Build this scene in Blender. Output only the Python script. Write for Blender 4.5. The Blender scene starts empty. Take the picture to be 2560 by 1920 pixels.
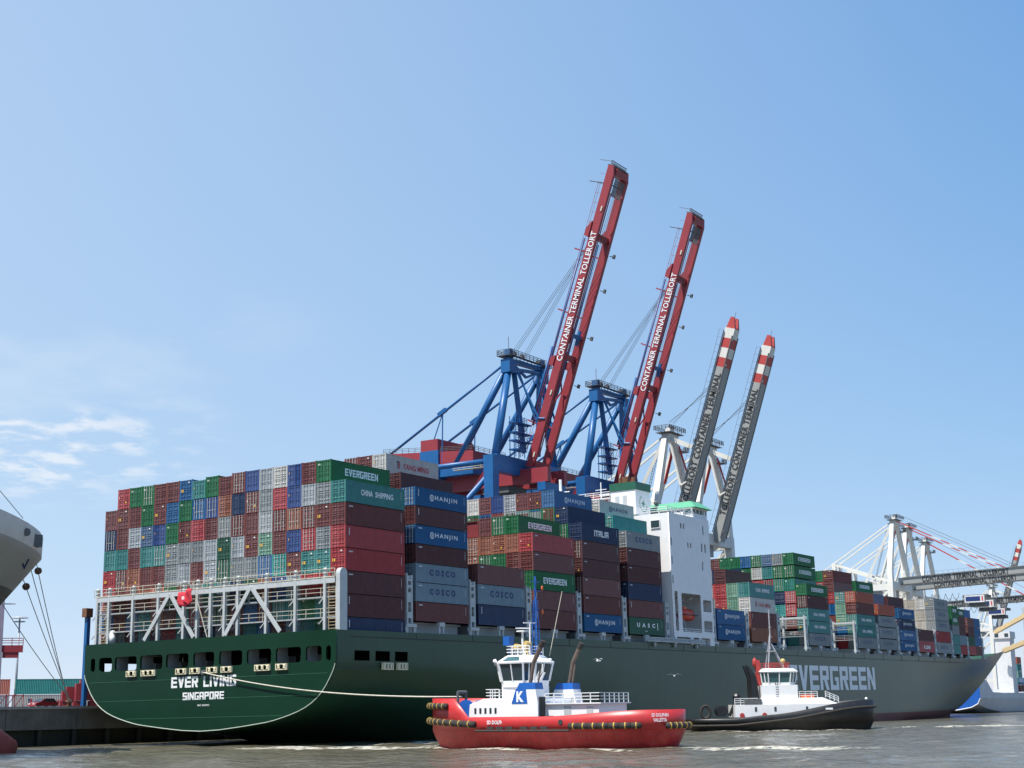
import bpy, math, random
from mathutils import Vector, Matrix
random.seed(11)
SC = bpy.context.scene
COL = SC.collection
R_ = math.radians

# ------------------------------------------------------------------ camera
cam_d = bpy.data.cameras.new("camera")
cam_o = bpy.data.objects.new("camera", cam_d)
COL.objects.link(cam_o)
WF = Vector((0.81513386, 0.53584689, 0.22005656))
WR = Vector((0.55193449, -0.8337662, -0.01422121))
WU = Vector((-0.17585533, -0.13304899, 0.97538345))
CAMLOC = Vector((-139.4916, -139.4054, 4.3686))
cm = Matrix((WR, WU, -WF)).transposed().to_4x4()
cm.translation = CAMLOC
cam_o.matrix_world = cm
cam_d.sensor_width = 36
cam_d.lens = 36 * 3579.64 / 2560
cam_d.clip_end = 60000
cam_d.clip_start = 0.5
SC.camera = cam_o

# ------------------------------------------------------------------ light
SUNV = Vector((-1.0, 0.22, 1.95)).normalized()      # towards the sun
EL = math.asin(SUNV.z)
AZ = math.atan2(SUNV.x, SUNV.y)
W = bpy.data.worlds.new("World"); SC.world = W; W.use_nodes = True
wn = W.node_tree.nodes; wl = W.node_tree.links
wn.clear()
wo = wn.new('ShaderNodeOutputWorld'); bg = wn.new('ShaderNodeBackground')
sky = wn.new('ShaderNodeTexSky'); sky.sky_type = 'NISHITA'; sky.sun_disc = False
sky.sun_elevation = EL; sky.sun_rotation = AZ
sky.air_density = 0.7; sky.dust_density = 0.1; sky.ozone_density = 4.0; sky.altitude = 0
bg.inputs['Strength'].default_value = 0.15
# the camera's shoulder on the clear sky: a power per channel, then a thin high veil and puffy clouds to the north
tc = wn.new('ShaderNodeTexCoord')
sep = wn.new('ShaderNodeSeparateXYZ'); wl.new(tc.outputs['Generated'], sep.inputs[0])
def wmath(op, a, b=None, c=None):
    n = wn.new('ShaderNodeMath'); n.operation = op
    for i, x in enumerate((a, b, c)):
        if x is None: continue
        if isinstance(x, (int, float)): n.inputs[i].default_value = x
        else: wl.new(x, n.inputs[i])
    return n.outputs[0]
def wrange(v, a, b, lo=0.0, hi=1.0, kind='SMOOTHSTEP'):
    n = wn.new('ShaderNodeMapRange'); n.interpolation_type = kind
    for k, x in zip(('From Min', 'From Max', 'To Min', 'To Max'), (a, b, lo, hi)): n.inputs[k].default_value = x
    wl.new(v, n.inputs['Value']); return n.outputs[0]
srgb = wn.new('ShaderNodeSeparateColor'); wl.new(sky.outputs[0], srgb.inputs[0])
crgb = wn.new('ShaderNodeCombineColor')
for k, (p, g) in enumerate(((0.65, 1.064), (0.42, 1.64), (0.22, 2.82))):
    wl.new(wmath('MULTIPLY', wmath('POWER', srgb.outputs[k], p), g), crgb.inputs[k])
hor = wmath('SQRT', wmath('ADD', wmath('MULTIPLY', sep.outputs['X'], sep.outputs['X']), wmath('MULTIPLY', sep.outputs['Y'], sep.outputs['Y'])))
north = wmath('DIVIDE', sep.outputs['Y'], wmath('MAXIMUM', hor, 0.01))
veil = wrange(north, 0.20, 0.85, 0.0, 0.46, 'LINEAR')
mv = wn.new('ShaderNodeMix'); mv.data_type = 'RGBA'; wl.new(veil, mv.inputs['Factor']); wl.new(crgb.outputs[0], mv.inputs['A']); mv.inputs['B'].default_value = (3.30, 4.0, 4.75, 1)
zc = wmath('ADD', wmath('MAXIMUM', sep.outputs['Z'], 0.0), 0.12)
cmb = wn.new('ShaderNodeCombineXYZ'); wl.new(wmath('DIVIDE', sep.outputs['X'], zc), cmb.inputs[0]); wl.new(wmath('DIVIDE', sep.outputs['Y'], zc), cmb.inputs[1])
def wnoise(scale, detail, rough):
    n = wn.new('ShaderNodeTexNoise'); n.inputs['Scale'].default_value = scale; n.inputs['Detail'].default_value = detail; n.inputs['Roughness'].default_value = rough
    wl.new(cmb.outputs[0], n.inputs['Vector']); return n.outputs['Fac']
puff = wmath('MULTIPLY', wrange(wnoise(9.0, 5, 0.6), 0.44, 0.66), wrange(wnoise(1.6, 2, 0.5), 0.40, 0.58))
band = wmath('MULTIPLY', wrange(sep.outputs['Z'], 0.235, 0.185), wrange(sep.outputs['Z'], 0.125, 0.16))
cmask = wmath('MULTIPLY', wmath('MULTIPLY', puff, band), wrange(north, 0.69, 0.78, 0.0, 0.6))
wisp = wmath('MULTIPLY', wmath('MULTIPLY', wrange(wnoise(1.9, 4, 0.55), 0.48, 0.70), wmath('MULTIPLY', wrange(sep.outputs['Z'], 0.30, 0.25), wrange(sep.outputs['Z'], 0.15, 0.21))), wrange(north, 0.62, 0.76, 0.0, 0.16))
cmask = wmath('MINIMUM', wmath('ADD', cmask, wisp), 0.9)
mx = wn.new('ShaderNodeMix'); mx.data_type = 'RGBA'
wl.new(cmask, mx.inputs['Factor']); wl.new(mv.outputs['Result'], mx.inputs['A'])
mx.inputs['B'].default_value = (4.55, 4.62, 4.7, 1)
wl.new(mx.outputs['Result'], bg.inputs['Color'])
wl.new(bg.outputs[0], wo.inputs['Surface'])

sun_d = bpy.data.lights.new("sun", 'SUN'); sun_o = bpy.data.objects.new("sun", sun_d); COL.objects.link(sun_o)
sun_d.energy = 4.8; sun_d.angle = R_(0.55); sun_d.color = (1.0, 0.95, 0.87)
sun_o.rotation_euler = (-SUNV).to_track_quat('-Z', 'Y').to_euler()
sun_o.location = (0, 0, 300)
SC.view_settings.view_transform = 'Standard'; SC.view_settings.look = 'None'
SC.view_settings.exposure = 0.5; SC.view_settings.gamma = 1.0

# ------------------------------------------------------------------ ship frame -> world (slight heel and trim)
SHIP = Matrix(((0.999993875, 0.0000139992, -0.00349986657, -0.05435),
               (0.0000139992, 0.999968002, 0.00799969502, 0.12424),
               (0.00349986657, -0.00799969502, 0.999961877, 15.52941),
               (0, 0, 0, 1)))
SHIPOBJ = []

# ------------------------------------------------------------------ materials
def nmat(name, color, rough=0.5, metal=0.0, var=0.12, scale=1.0, bump=0.0, bscale=6.0, streak=0.0, spec=0.5, rand=0.0, dirt=(0.10, 0.08, 0.06), dirt_amt=0.0):
    m = bpy.data.materials.new(name); m.use_nodes = True
    nt = m.node_tree; ns = nt.nodes; lk = nt.links
    b = ns['Principled BSDF']
    b.inputs['Roughness'].default_value = rough; b.inputs['Metallic'].default_value = metal
    b.inputs['Specular IOR Level'].default_value = spec
    tcn = ns.new('ShaderNodeTexCoord')
    nz = ns.new('ShaderNodeTexNoise'); nz.inputs['Scale'].default_value = scale; nz.inputs['Detail'].default_value = 5; nz.inputs['Roughness'].default_value = 0.6
    lk.new(tcn.outputs['Object'], nz.inputs['Vector'])
    mr = ns.new('ShaderNodeMapRange'); mr.inputs['From Min'].default_value = 0.25; mr.inputs['From Max'].default_value = 0.75
    mr.inputs['To Min'].default_value = 1 - var; mr.inputs['To Max'].default_value = 1 + var
    lk.new(nz.outputs['Fac'], mr.inputs['Value'])
    hsv = ns.new('ShaderNodeHueSaturation'); hsv.inputs['Color'].default_value = (*color, 1)
    val = mr.outputs[0]
    if rand > 0:
        oi = ns.new('ShaderNodeObjectInfo')
        r2 = ns.new('ShaderNodeMapRange'); r2.inputs['To Min'].default_value = 1 - rand; r2.inputs['To Max'].default_value = 1 + rand
        lk.new(oi.outputs['Random'], r2.inputs['Value'])
        mu = ns.new('ShaderNodeMath'); mu.operation = 'MULTIPLY'; lk.new(val, mu.inputs[0]); lk.new(r2.outputs[0], mu.inputs[1]); val = mu.outputs[0]
        r3 = ns.new('ShaderNodeMapRange'); r3.inputs['To Min'].default_value = 1.0; r3.inputs['To Max'].default_value = 1 - rand * 1.2
        lk.new(oi.outputs['Random'], r3.inputs['Value']); lk.new(r3.outputs[0], hsv.inputs['Saturation'])
    lk.new(val, hsv.inputs['Value'])
    out = hsv.outputs[0]
    if streak > 0 or dirt_amt > 0:
        mp = ns.new('ShaderNodeMapping'); mp.inputs['Scale'].default_value = (3.0, 3.0, 0.18)
        lk.new(tcn.outputs['Object'], mp.inputs['Vector'])
        ng = ns.new('ShaderNodeTexNoise'); ng.inputs['Scale'].default_value = 1.1; ng.inputs['Detail'].default_value = 4
        lk.new(mp.outputs[0], ng.inputs['Vector'])
        m2 = ns.new('ShaderNodeMapRange'); m2.interpolation_type = 'SMOOTHSTEP'
        m2.inputs['From Min'].default_value = 0.52; m2.inputs['From Max'].default_value = 0.78
        m2.inputs['To Max'].default_value = max(streak, dirt_amt)
        lk.new(ng.outputs['Fac'], m2.inputs['Value'])
        mix = ns.new('ShaderNodeMix'); mix.data_type = 'RGBA'
        lk.new(m2.outputs[0], mix.inputs['Factor']); lk.new(out, mix.inputs['A']); mix.inputs['B'].default_value = (*dirt, 1)
        out = mix.outputs['Result']
    lk.new(out, b.inputs['Base Color'])
    if bump > 0:
        nb = ns.new('ShaderNodeTexNoise'); nb.inputs['Scale'].default_value = bscale; nb.inputs['Detail'].default_value = 4
        lk.new(tcn.outputs['Object'], nb.inputs['Vector'])
        bp = ns.new('ShaderNodeBump'); bp.inputs['Strength'].default_value = bump; bp.inputs['Distance'].default_value = 0.05
        lk.new(nb.outputs['Fac'], bp.inputs['Height']); lk.new(bp.outputs[0], b.inputs['Normal'])
    return m

CC = {  # container paints
    'brown': (0.150, 0.043, 0.040), 'dark brown': (0.092, 0.028, 0.030), 'tan brown': (0.27, 0.095, 0.055),
    'red': (0.34, 0.028, 0.034), 'dark red': (0.20, 0.018, 0.02), 'orange red': (0.40, 0.085, 0.045),
    'green': (0.009, 0.130, 0.045), 'dark green': (0.020, 0.095, 0.055), 'teal': (0.045, 0.21, 0.20), 'pale green': (0.15, 0.30, 0.22),
    'bright teal': (0.03, 0.26, 0.24), 'blue': (0.009, 0.100, 0.255), 'royal blue': (0.020, 0.058, 0.21), 'navy': (0.014, 0.032, 0.088),
    'grey': (0.22, 0.245, 0.255), 'light grey': (0.32, 0.35, 0.375), 'white': (0.47, 0.465, 0.44), 'cream': (0.42, 0.39, 0.33), 'slate blue': (0.06, 0.12, 0.22),
    'blue grey': (0.185, 0.265, 0.32),
}
CM = {k: nmat('paint_' + k.replace(' ', '_'), v, rough=0.5, var=0.14, scale=0.9, streak=0.22, rand=0.16, spec=0.22) for k, v in CC.items()}
CMD = {k: nmat('door_paint_' + k.replace(' ', '_'), tuple(c*1.06 for c in v), rough=0.34, var=0.16, scale=1.4, streak=0.25, rand=0.16, spec=0.65) for k, v in CC.items()}
M = {
    'steel': nmat('lock_steel', (0.55, 0.54, 0.50), 0.45, 0.0, 0.15),
    'rust': nmat('rust', (0.16, 0.07, 0.035), 0.8, 0, 0.3, 4),
    'sticker_white': nmat('sticker_white', (0.75, 0.75, 0.72), 0.6), 'sticker_yellow': nmat('sticker_yellow', (0.62, 0.36, 0.05), 0.6),
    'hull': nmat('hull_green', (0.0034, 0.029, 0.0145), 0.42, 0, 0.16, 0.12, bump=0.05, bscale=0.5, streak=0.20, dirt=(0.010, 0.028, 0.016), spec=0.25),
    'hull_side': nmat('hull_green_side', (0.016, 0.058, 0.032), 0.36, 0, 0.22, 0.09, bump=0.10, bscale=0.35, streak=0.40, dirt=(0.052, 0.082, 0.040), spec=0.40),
    'boot': nmat('boot_red', (0.13, 0.030, 0.025), 0.6, 0, 0.25, 0.4, streak=0.4, dirt=(0.05, 0.05, 0.04)),
    'letter_white': nmat('letter_white', (0.74, 0.76, 0.78), 0.5, 0, 0.06, 2, streak=0.12),
    'letter_blue': nmat('letter_blue', (0.008, 0.03, 0.13), 0.5), 'letter_red': nmat('letter_red', (0.45, 0.03, 0.05), 0.5), 'letter_black': nmat('letter_black', (0.03, 0.03, 0.032), 0.5),
    'ship_grey': nmat('ship_grey', (0.44, 0.47, 0.48), 0.5, 0, 0.10, 0.8, streak=0.18), 'walk_grey': nmat('walkway_grey', (0.34, 0.36, 0.36), 0.6, 0, 0.12, 1.5),
    'rail_cream': nmat('rail_cream', (0.58, 0.54, 0.43), 0.5), 'ladder_tan': nmat('ladder_tan', (0.42, 0.33, 0.20), 0.6),
    'white': nmat('ship_white', (0.74, 0.74, 0.74), 0.45, 0, 0.05, 0.5, streak=0.10, dirt=(0.45, 0.40, 0.33)),
    'dark': nmat('dark_interior', (0.035, 0.04, 0.04), 0.8), 'deck': nmat('deck_green', (0.030, 0.048, 0.038), 0.8, 0, 0.2, 1.0),
    'glass': nmat('window_glass', (0.03, 0.05, 0.06), 0.06, 0, 0.1, 1, spec=0.8), 'glass_green': nmat('wheelhouse_glass', (0.05, 0.12, 0.13), 0.06, 0, 0.1, 1, spec=0.8),
    'fg': nmat('funnel_green', (0.015, 0.10, 0.06), 0.45), 'roof_green': nmat('bridge_roof_green', (0.10, 0.36, 0.21), 0.5, 0, 0.08, 0.6),
    'roller': nmat('roller_cream', (0.68, 0.62, 0.44), 0.5, 0, 0.1, 3, streak=0.25, dirt=(0.3, 0.16, 0.06)),
    'crane_blue': nmat('crane_blue', (0.008, 0.098, 0.28), 0.42, 0, 0.14, 0.35, streak=0.15, dirt=(0.03, 0.06, 0.12)), 'crane_red': nmat('crane_red', (0.26, 0.028, 0.038), 0.48, 0, 0.10, 0.3, streak=0.22, dirt=(0.2, 0.05, 0.05)),
    'crane_grey': nmat('crane_grey', (0.30, 0.31, 0.30), 0.5, 0, 0.08, 0.3, streak=0.25, dirt=(0.2, 0.2, 0.19)), 'crane_white': nmat('crane_white', (0.66, 0.65, 0.60), 0.5, 0, 0.06, 0.4, streak=0.15),
    'stripe_red': nmat('stripe_red', (0.42, 0.05, 0.045), 0.5), 'rope_dark': nmat('wire_rope', (0.10, 0.11, 0.13), 0.6), 'machine': nmat('machinery_grey', (0.10, 0.105, 0.11), 0.6, 0, 0.3, 3),
    'rope': nmat('mooring_rope', (0.55, 0.52, 0.44), 0.8, 0, 0.2, 3), 'rope_grey': nmat('mooring_rope_grey', (0.30, 0.32, 0.34), 0.8),
    'tug_red': nmat('tug_red', (0.46, 0.030, 0.032), 0.36, 0, 0.10, 0.7, streak=0.20, dirt=(0.30, 0.06, 0.05)), 'tug_red_shade': nmat('tug_red_shaded', (0.40, 0.022, 0.025), 0.45, 0, 0.25, 0.8, streak=0.5, dirt=(0.34, 0.12, 0.10)),  # lower red: shading under the flare put into a darker copy, plus streaks
    'tug_white': nmat('tug_white', (0.80, 0.80, 0.80), 0.4, 0, 0.05, 0.8, streak=0.10, dirt=(0.5, 0.42, 0.33)), 'tug_blue': nmat('tug_blue', (0.015, 0.11, 0.42), 0.4),
    'tyre': nmat('fender_rubber', (0.035, 0.03, 0.026), 0.8, 0, 0.3, 3), 'strap': nmat('fender_strap', (0.52, 0.33, 0.06), 0.7), 'pipe': nmat('exhaust_brown', (0.13, 0.095, 0.075), 0.6, 0, 0.25, 2),
    'tug_black': nmat('tug_black', (0.012, 0.013, 0.015), 0.45, 0, 0.3, 0.8, streak=0.25, dirt=(0.06, 0.06, 0.06)), 'yellow': nmat('lamp_yellow', (0.55, 0.40, 0.14), 0.5),
    'conc': nmat('quay_concrete', (0.15, 0.145, 0.135), 0.85, 0, 0.28, 0.5, bump=0.3, bscale=2, streak=0.5, dirt=(0.07, 0.075, 0.06)), 'conc_light': nmat('wall_concrete', (0.36, 0.36, 0.35), 0.85, 0, 0.1, 1, streak=0.3),
    'conc_dark': nmat('quay_dark', (0.022, 0.026, 0.020), 0.7, 0, 0.3, 1), 'asphalt': nmat('asphalt', (0.11, 0.11, 0.11), 0.9, 0, 0.2, 0.5),  # near-black tone for the quay's recessed foot and piles
    'lship_white': nmat('bow_white', (0.62, 0.62, 0.60), 0.45, 0, 0.08, 0.3, streak=0.2), 'lship_grey': nmat('bow_beige_grey', (0.36, 0.355, 0.335), 0.5, 0, 0.10, 0.25, streak=0.25, dirt=(0.25, 0.25, 0.23)),
    'lship_low': nmat('bow_olive', (0.095, 0.095, 0.085), 0.55, 0, 0.2, 0.3, streak=0.3), 'bulb_red': nmat('bulb_red', (0.33, 0.060, 0.050), 0.6, 0, 0.22, 0.5, streak=0.4, dirt=(0.16, 0.05, 0.05)),
    'mast_grey': nmat('mast_grey', (0.36, 0.37, 0.40), 0.5), 'mast_mauve': nmat('mast_mauve', (0.26, 0.23, 0.30), 0.5),
    'blue_hull': nmat('far_blue_hull', (0.012, 0.10, 0.42), 0.45, 0, 0.08, 0.2), 'far_grey': nmat('far_grey_hull', (0.45, 0.47, 0.50), 0.5, 0, 0.1, 0.2), 'jib': nmat('jib_cream', (0.60, 0.45, 0.24), 0.55),
    'bld_white': nmat('building_white', (0.58, 0.58, 0.58), 0.7), 'bld_glass': nmat('building_glass', (0.05, 0.11, 0.17), 0.15, 0, 0.2, 0.2), 'car_red': nmat('car_paint', (0.26, 0.02, 0.025), 0.25),
    'flag': nmat('flag_red', (0.55, 0.03, 0.05), 0.8), 'boat_orange': nmat('lifeboat_red', (0.60, 0.06, 0.03), 0.4), 'gull': nmat('gull_white', (0.8, 0.8, 0.8), 0.8), 'gull_grey': nmat('gull_grey', (0.35, 0.37, 0.4), 0.8),
    'orange': nmat('buoy_orange', (0.65, 0.12, 0.03), 0.6),
}

# ------------------------------------------------------------------ mesh helpers
class MB:
    def __init__(s): s.v = []; s.f = []; s.m = []
    def add(s, vs, fs, mi=0):
        o = len(s.v); s.v += [tuple(p) for p in vs]
        for f in fs: s.f.append(tuple(i + o for i in f)); s.m.append(mi)
        return s
    def box(s, x0, x1, y0, y1, z0, z1, mi=0):
        return s.add([(x0,y0,z0),(x1,y0,z0),(x1,y1,z0),(x0,y1,z0),(x0,y0,z1),(x1,y0,z1),(x1,y1,z1),(x0,y1,z1)],
              [(0,3,2,1),(4,5,6,7),(0,1,5,4),(1,2,6,5),(2,3,7,6),(3,0,4,7)], mi)
    def quad(s, a, b, c, d, mi=0): return s.add([a,b,c,d], [(0,1,2,3)], mi)
    def frame(s, p, q, up=(0,0,1)):
        p = Vector(p); q = Vector(q); d = (q-p).normalized(); u = Vector(up)
        if abs(d.dot(u)) > 0.98: u = Vector((1,0,0))
        a = d.cross(u).normalized(); b = a.cross(d).normalized()
        return p, q, a, b
    def beam(s, p, q, w, h, mi=0, up=(0,0,1)):
        p, q, a, b = s.frame(p, q, up); a = a*w/2; b = b*h/2
        return s.add([p-a-b, p+a-b, p+a+b, p-a+b, q-a-b, q+a-b, q+a+b, q-a+b],
              [(0,1,2,3),(7,6,5,4),(0,4,5,1),(1,5,6,2),(2,6,7,3),(3,7,4,0)], mi)
    def tube(s, p, q, r, mi=0, n=8, r2=None):
        p, q, a, b = s.frame(p, q); r2 = r if r2 is None else r2
        vs = []; fs = []
        for k in range(n):
            t = 2*math.pi*k/n; vs.append(p + (a*math.cos(t)+b*math.sin(t))*r)
        for k in range(n):
            t = 2*math.pi*k/n; vs.append(q + (a*math.cos(t)+b*math.sin(t))*r2)
        for k in range(n): fs.append((k, n+k, n+(k+1)%n, (k+1)%n))
        fs.append(tuple(range(n))); fs.append(tuple(range(2*n-1, n-1, -1)))
        return s.add(vs, fs, mi)
    def path(s, pts, r, mi=0, n=6):
        for a, b in zip(pts[:-1], pts[1:]): s.tube(a, b, r, mi, n)
        return s
    def loft(s, rings, mi=0, closed=True, cap=True, skip=None, mfun=None):
        n = len(rings[0]); o = len(s.v)
        for r in rings: s.v += [tuple(p) for p in r]
        for i in range(len(rings)-1):
            for j in range(n if closed else n-1):
                if skip and skip(i, j): continue
                k = (j+1) % n
                s.f.append((o+i*n+j, o+i*n+k, o+(i+1)*n+k, o+(i+1)*n+j)); s.m.append(mfun(i, j) if mfun else mi)
        if cap:
            s.f.append(tuple(o+j for j in range(n-1, -1, -1))); s.m.append(mi)
            s.f.append(tuple(o+(len(rings)-1)*n+j for j in range(n))); s.m.append(mi)
        return s
    def prism(s, pts, axis, a0, a1, mi=0):
        """pts: 2-d outline; axis: the third axis index, extruded from a0 to a1"""
        def mk(p, a):
            r = [0,0,0]; o = [i for i in range(3) if i != axis]
            r[o[0]] = p[0]; r[o[1]] = p[1]; r[axis] = a; return tuple(r)
        n = len(pts); vs = [mk(p,a0) for p in pts] + [mk(p,a1) for p in pts]
        fs = [tuple(range(n)), tuple(range(2*n-1, n-1, -1))] + [(k, n+k, n+(k+1)%n, (k+1)%n) for k in range(n)]
        return s.add(vs, fs, mi)
    def ball(s, c, r, mi=0, n=8, m=5, sc=(1,1,1)):
        vs = []; fs = []
        for i in range(m+1):
            t = math.pi*i/m
            for k in range(n):
                p = 2*math.pi*k/n
                vs.append((c[0]+r*sc[0]*math.sin(t)*math.cos(p), c[1]+r*sc[1]*math.sin(t)*math.sin(p), c[2]+r*sc[2]*math.cos(t)))
        for i in range(m):
            for k in range(n): fs.append((i*n+k, (i+1)*n+k, (i+1)*n+(k+1)%n, i*n+(k+1)%n))
        return s.add(vs, fs, mi)
    def rail(s, pts, h=1.0, r=0.035, mi=0, levels=3, post=2.0):
        for a, b in zip(pts[:-1], pts[1:]):
            a = Vector(a); b = Vector(b); L = (b-a).length; n = max(1, round(L/post))
            for k in range(n+1):
                p = a.lerp(b, k/n); s.beam(p, p+Vector((0,0,h)), 2*r, 2*r, mi)
            for l in range(1, levels+1):
                dz = Vector((0,0,h*l/levels)); s.beam(a+dz, b+dz, 2*r, 2*r, mi)
        return s
    def mesh(s, name, mats, smooth=False):
        me = bpy.data.meshes.new(name); me.from_pydata(s.v, [], s.f)
        for m in (mats if isinstance(mats, (list, tuple)) else [mats]): me.materials.append(m)
        me.polygons.foreach_set('material_index', s.m)
        if smooth: me.polygons.foreach_set('use_smooth', [True]*len(s.f))
        me.update()
        import bmesh
        bm = bmesh.new(); bm.from_mesh(me); bmesh.ops.recalc_face_normals(bm, faces=bm.faces); bm.to_mesh(me); bm.free()
        return me
    def build(s, name, mats, parent=None, loc=None, smooth=False, rot=None):
        return mkobj(name, s.mesh(name, mats, smooth), parent, loc, rot)

def mkobj(name, me, parent=None, loc=None, rot=None):
    o = bpy.data.objects.new(name, me); COL.objects.link(o)
    if parent: o.parent = parent
    if loc: o.location = loc
    if rot: o.rotation_euler = rot
    return o
def tag(o, label=None, cat=None, group=None, kind=None, ship=False):
    if label: o['label'] = label
    if cat: o['category'] = cat
    if group: o['group'] = group
    if kind: o['kind'] = kind
    if ship: SHIPOBJ.append(o)
    return o
def thing(name, label, cat, loc=(0,0,0), rz=0, group=None, ship=False):
    o = bpy.data.objects.new(name, None); COL.objects.link(o); o.location = loc; o.rotation_euler = (0,0,rz)
    o.empty_display_size = 0.5
    return tag(o, label, cat, group, None, ship)
_txt = {}
def text_mesh(txt, size=1.0, space=1.0, bold=0.0, depth=0.0):
    key = (txt, size, space, bold, depth)
    if key in _txt: return _txt[key]
    cu = bpy.data.curves.new('lettering', 'FONT'); cu.body = txt; cu.size = size; cu.space_character = space
    cu.offset = bold; cu.align_x = 'CENTER'; cu.resolution_u = 2; cu.extrude = depth
    ob = bpy.data.objects.new('lettering', cu); COL.objects.link(ob)
    me = bpy.data.meshes.new_from_object(ob)
    bpy.data.objects.remove(ob); bpy.data.curves.remove(cu)
    me.name = 'lettering'
    # normalise: width 1 .. keep real extents in attributes
    xs = [v.co.x for v in me.vertices]; ys = [v.co.y for v in me.vertices]
    cx = (min(xs)+max(xs))/2; cy = (min(ys)+max(ys))/2; w = max(xs)-min(xs); h = max(ys)-min(ys)
    for v in me.vertices: v.co.x = (v.co.x-cx)/w; v.co.y = (v.co.y-cy)/h
    _txt[key] = me
    return me
GL = {
 'E': (1, ['r0 .3 0 1', 'r.3 1 0 .2', 'r.3 .95 .4 .6', 'r.3 1 .8 1']),
 'V': (1, [[(0,1),(.33,1),(.5,.4),(.5,0),(.34,0)], [(1,1),(.66,0),(.5,0),(.5,.4),(.67,1)]]),
 'R': (1, ['r0 .3 0 1', 'r.3 1 .8 1', 'r.7 1 .42 .8', 'r.3 .7 .42 .6', [(.42,.42),(.76,.42),(1,0),(.66,0)]]),
 'G': (1, ['r0 .3 0 1', 'r.3 1 .8 1', 'r.3 1 0 .2', 'r.7 1 .2 .54', 'r.52 .7 .38 .54']),
 'N': (1, ['r0 .28 0 1', 'r.72 1 0 1', [(.28,1),(.28,.58),(.72,0),(.72,.42)]]),
 'L': (.9, ['r0 .32 0 1', 'r.32 1 0 .2']), 'I': (.3, ['r0 1 0 1']),
 'S': (1, ['r0 1 .8 1', 'r0 .3 .6 .8', 'r0 1 .4 .6', 'r.7 1 .2 .4', 'r0 1 0 .2']),
 'A': (1, ['r0 .3 0 1', 'r.7 1 0 1', 'r.3 .7 .8 1', 'r.3 .7 .34 .53']),
 'P': (1, ['r0 .3 0 1', 'r.3 1 .8 1', 'r.7 1 .4 .8', 'r.3 .7 .4 .58']),
 'O': (1, ['r0 .3 0 1', 'r.7 1 0 1', 'r.3 .7 .8 1', 'r.3 .7 0 .2']), 'T': (1, ['r.35 .65 0 .8', 'r0 1 .8 1']),
 ' ': (.6, []),
}
_blk = {}
def block_mesh(txt, gap=0.14):
    """chunky squared letters, normalised to width 1, height 1, centred"""
    if txt in _blk: return _blk[txt]
    b = MB(); x = 0
    for ch in txt:
        w, shp = GL[ch]
        for s in shp:
            if isinstance(s, str):
                x0, x1, y0, y1 = [float(t) for t in s[1:].split()]
                pts = [(x0,y0),(x1,y0),(x1,y1),(x0,y1)]
            else: pts = list(reversed(s))
            b.add([(x+p[0]*w, p[1], 0) for p in pts], [tuple(range(len(pts)))])
        x += w + gap
    x -= gap
    b.v = [((v[0]-x/2)/x, v[1]-.5, 0) for v in b.v]
    me = bpy.data.meshes.new('lettering'); me.from_pydata(b.v, [], b.f); me.update()
    _blk[txt] = me
    return me
def put_text(me, mat, parent, mtx, w, h):
    """place a normalised lettering mesh; mtx gives position and axes"""
    o = bpy.data.objects.new('lettering', me); COL.objects.link(o); o.parent = parent
    if not me.materials: me.materials.append(mat)
    o.material_slots[0].link = 'OBJECT'; o.material_slots[0].material = mat
    o.matrix_basis = mtx @ Matrix.Diagonal((w, h, 1, 1))
    return o
def axes(loc, xa, ya):
    xa = Vector(xa).normalized(); ya = Vector(ya).normalized(); za = xa.cross(ya)
    m = Matrix((xa, ya, za)).transposed().to_4x4(); m.translation = loc
    return m
def plate(name, outer, holes, thick, mat, parent, mtx):
    """a flat plate with real openings (2-d outline and holes in the plate's own x-y plane)"""
    cu = bpy.data.curves.new(name, 'CURVE'); cu.dimensions = '2D'; cu.fill_mode = 'BOTH'; cu.extrude = thick/2
    for pts in [outer] + holes:
        sp = cu.splines.new('POLY'); sp.points.add(len(pts)-1)
        for p, q in zip(sp.points, pts): p.co = (q[0], q[1], 0, 1)
        sp.use_cyclic_u = True
    ob = bpy.data.objects.new(name, cu); COL.objects.link(ob)
    me = bpy.data.meshes.new_from_object(ob)
    bpy.data.objects.remove(ob); bpy.data.curves.remove(cu)
    me.name = name; me.materials.clear(); me.materials.append(mat)
    o = bpy.data.objects.new(name, me); COL.objects.link(o); o.parent = parent; o.matrix_basis = mtx
    return o
def rrect(x0, x1, y0, y1, r=0.35, n=4):
    pts = []
    for cx, cy, a0 in ((x1-r,y1-r,0),(x0+r,y1-r,90),(x0+r,y0+r,180),(x1-r,y0+r,270)):
        for k in range(n+1):
            a = R_(a0+90*k/n); pts.append((cx+r*math.cos(a), cy+r*math.sin(a)))
    return pts
def rect(x0, x1, y0, y1): return [(x0,y0),(x1,y0),(x1,y1),(x0,y1)]
NUM = ['zeroth','first','second','third','fourth','fifth','sixth','seventh','eighth','ninth','tenth','eleventh','twelfth','thirteenth','fourteenth','fifteenth','sixteenth','seventeenth','eighteenth','nineteenth']
def sstep(a, b, x):
    t = min(1, max(0, (x-a)/(b-a))); return t*t*(3-2*t)
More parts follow.
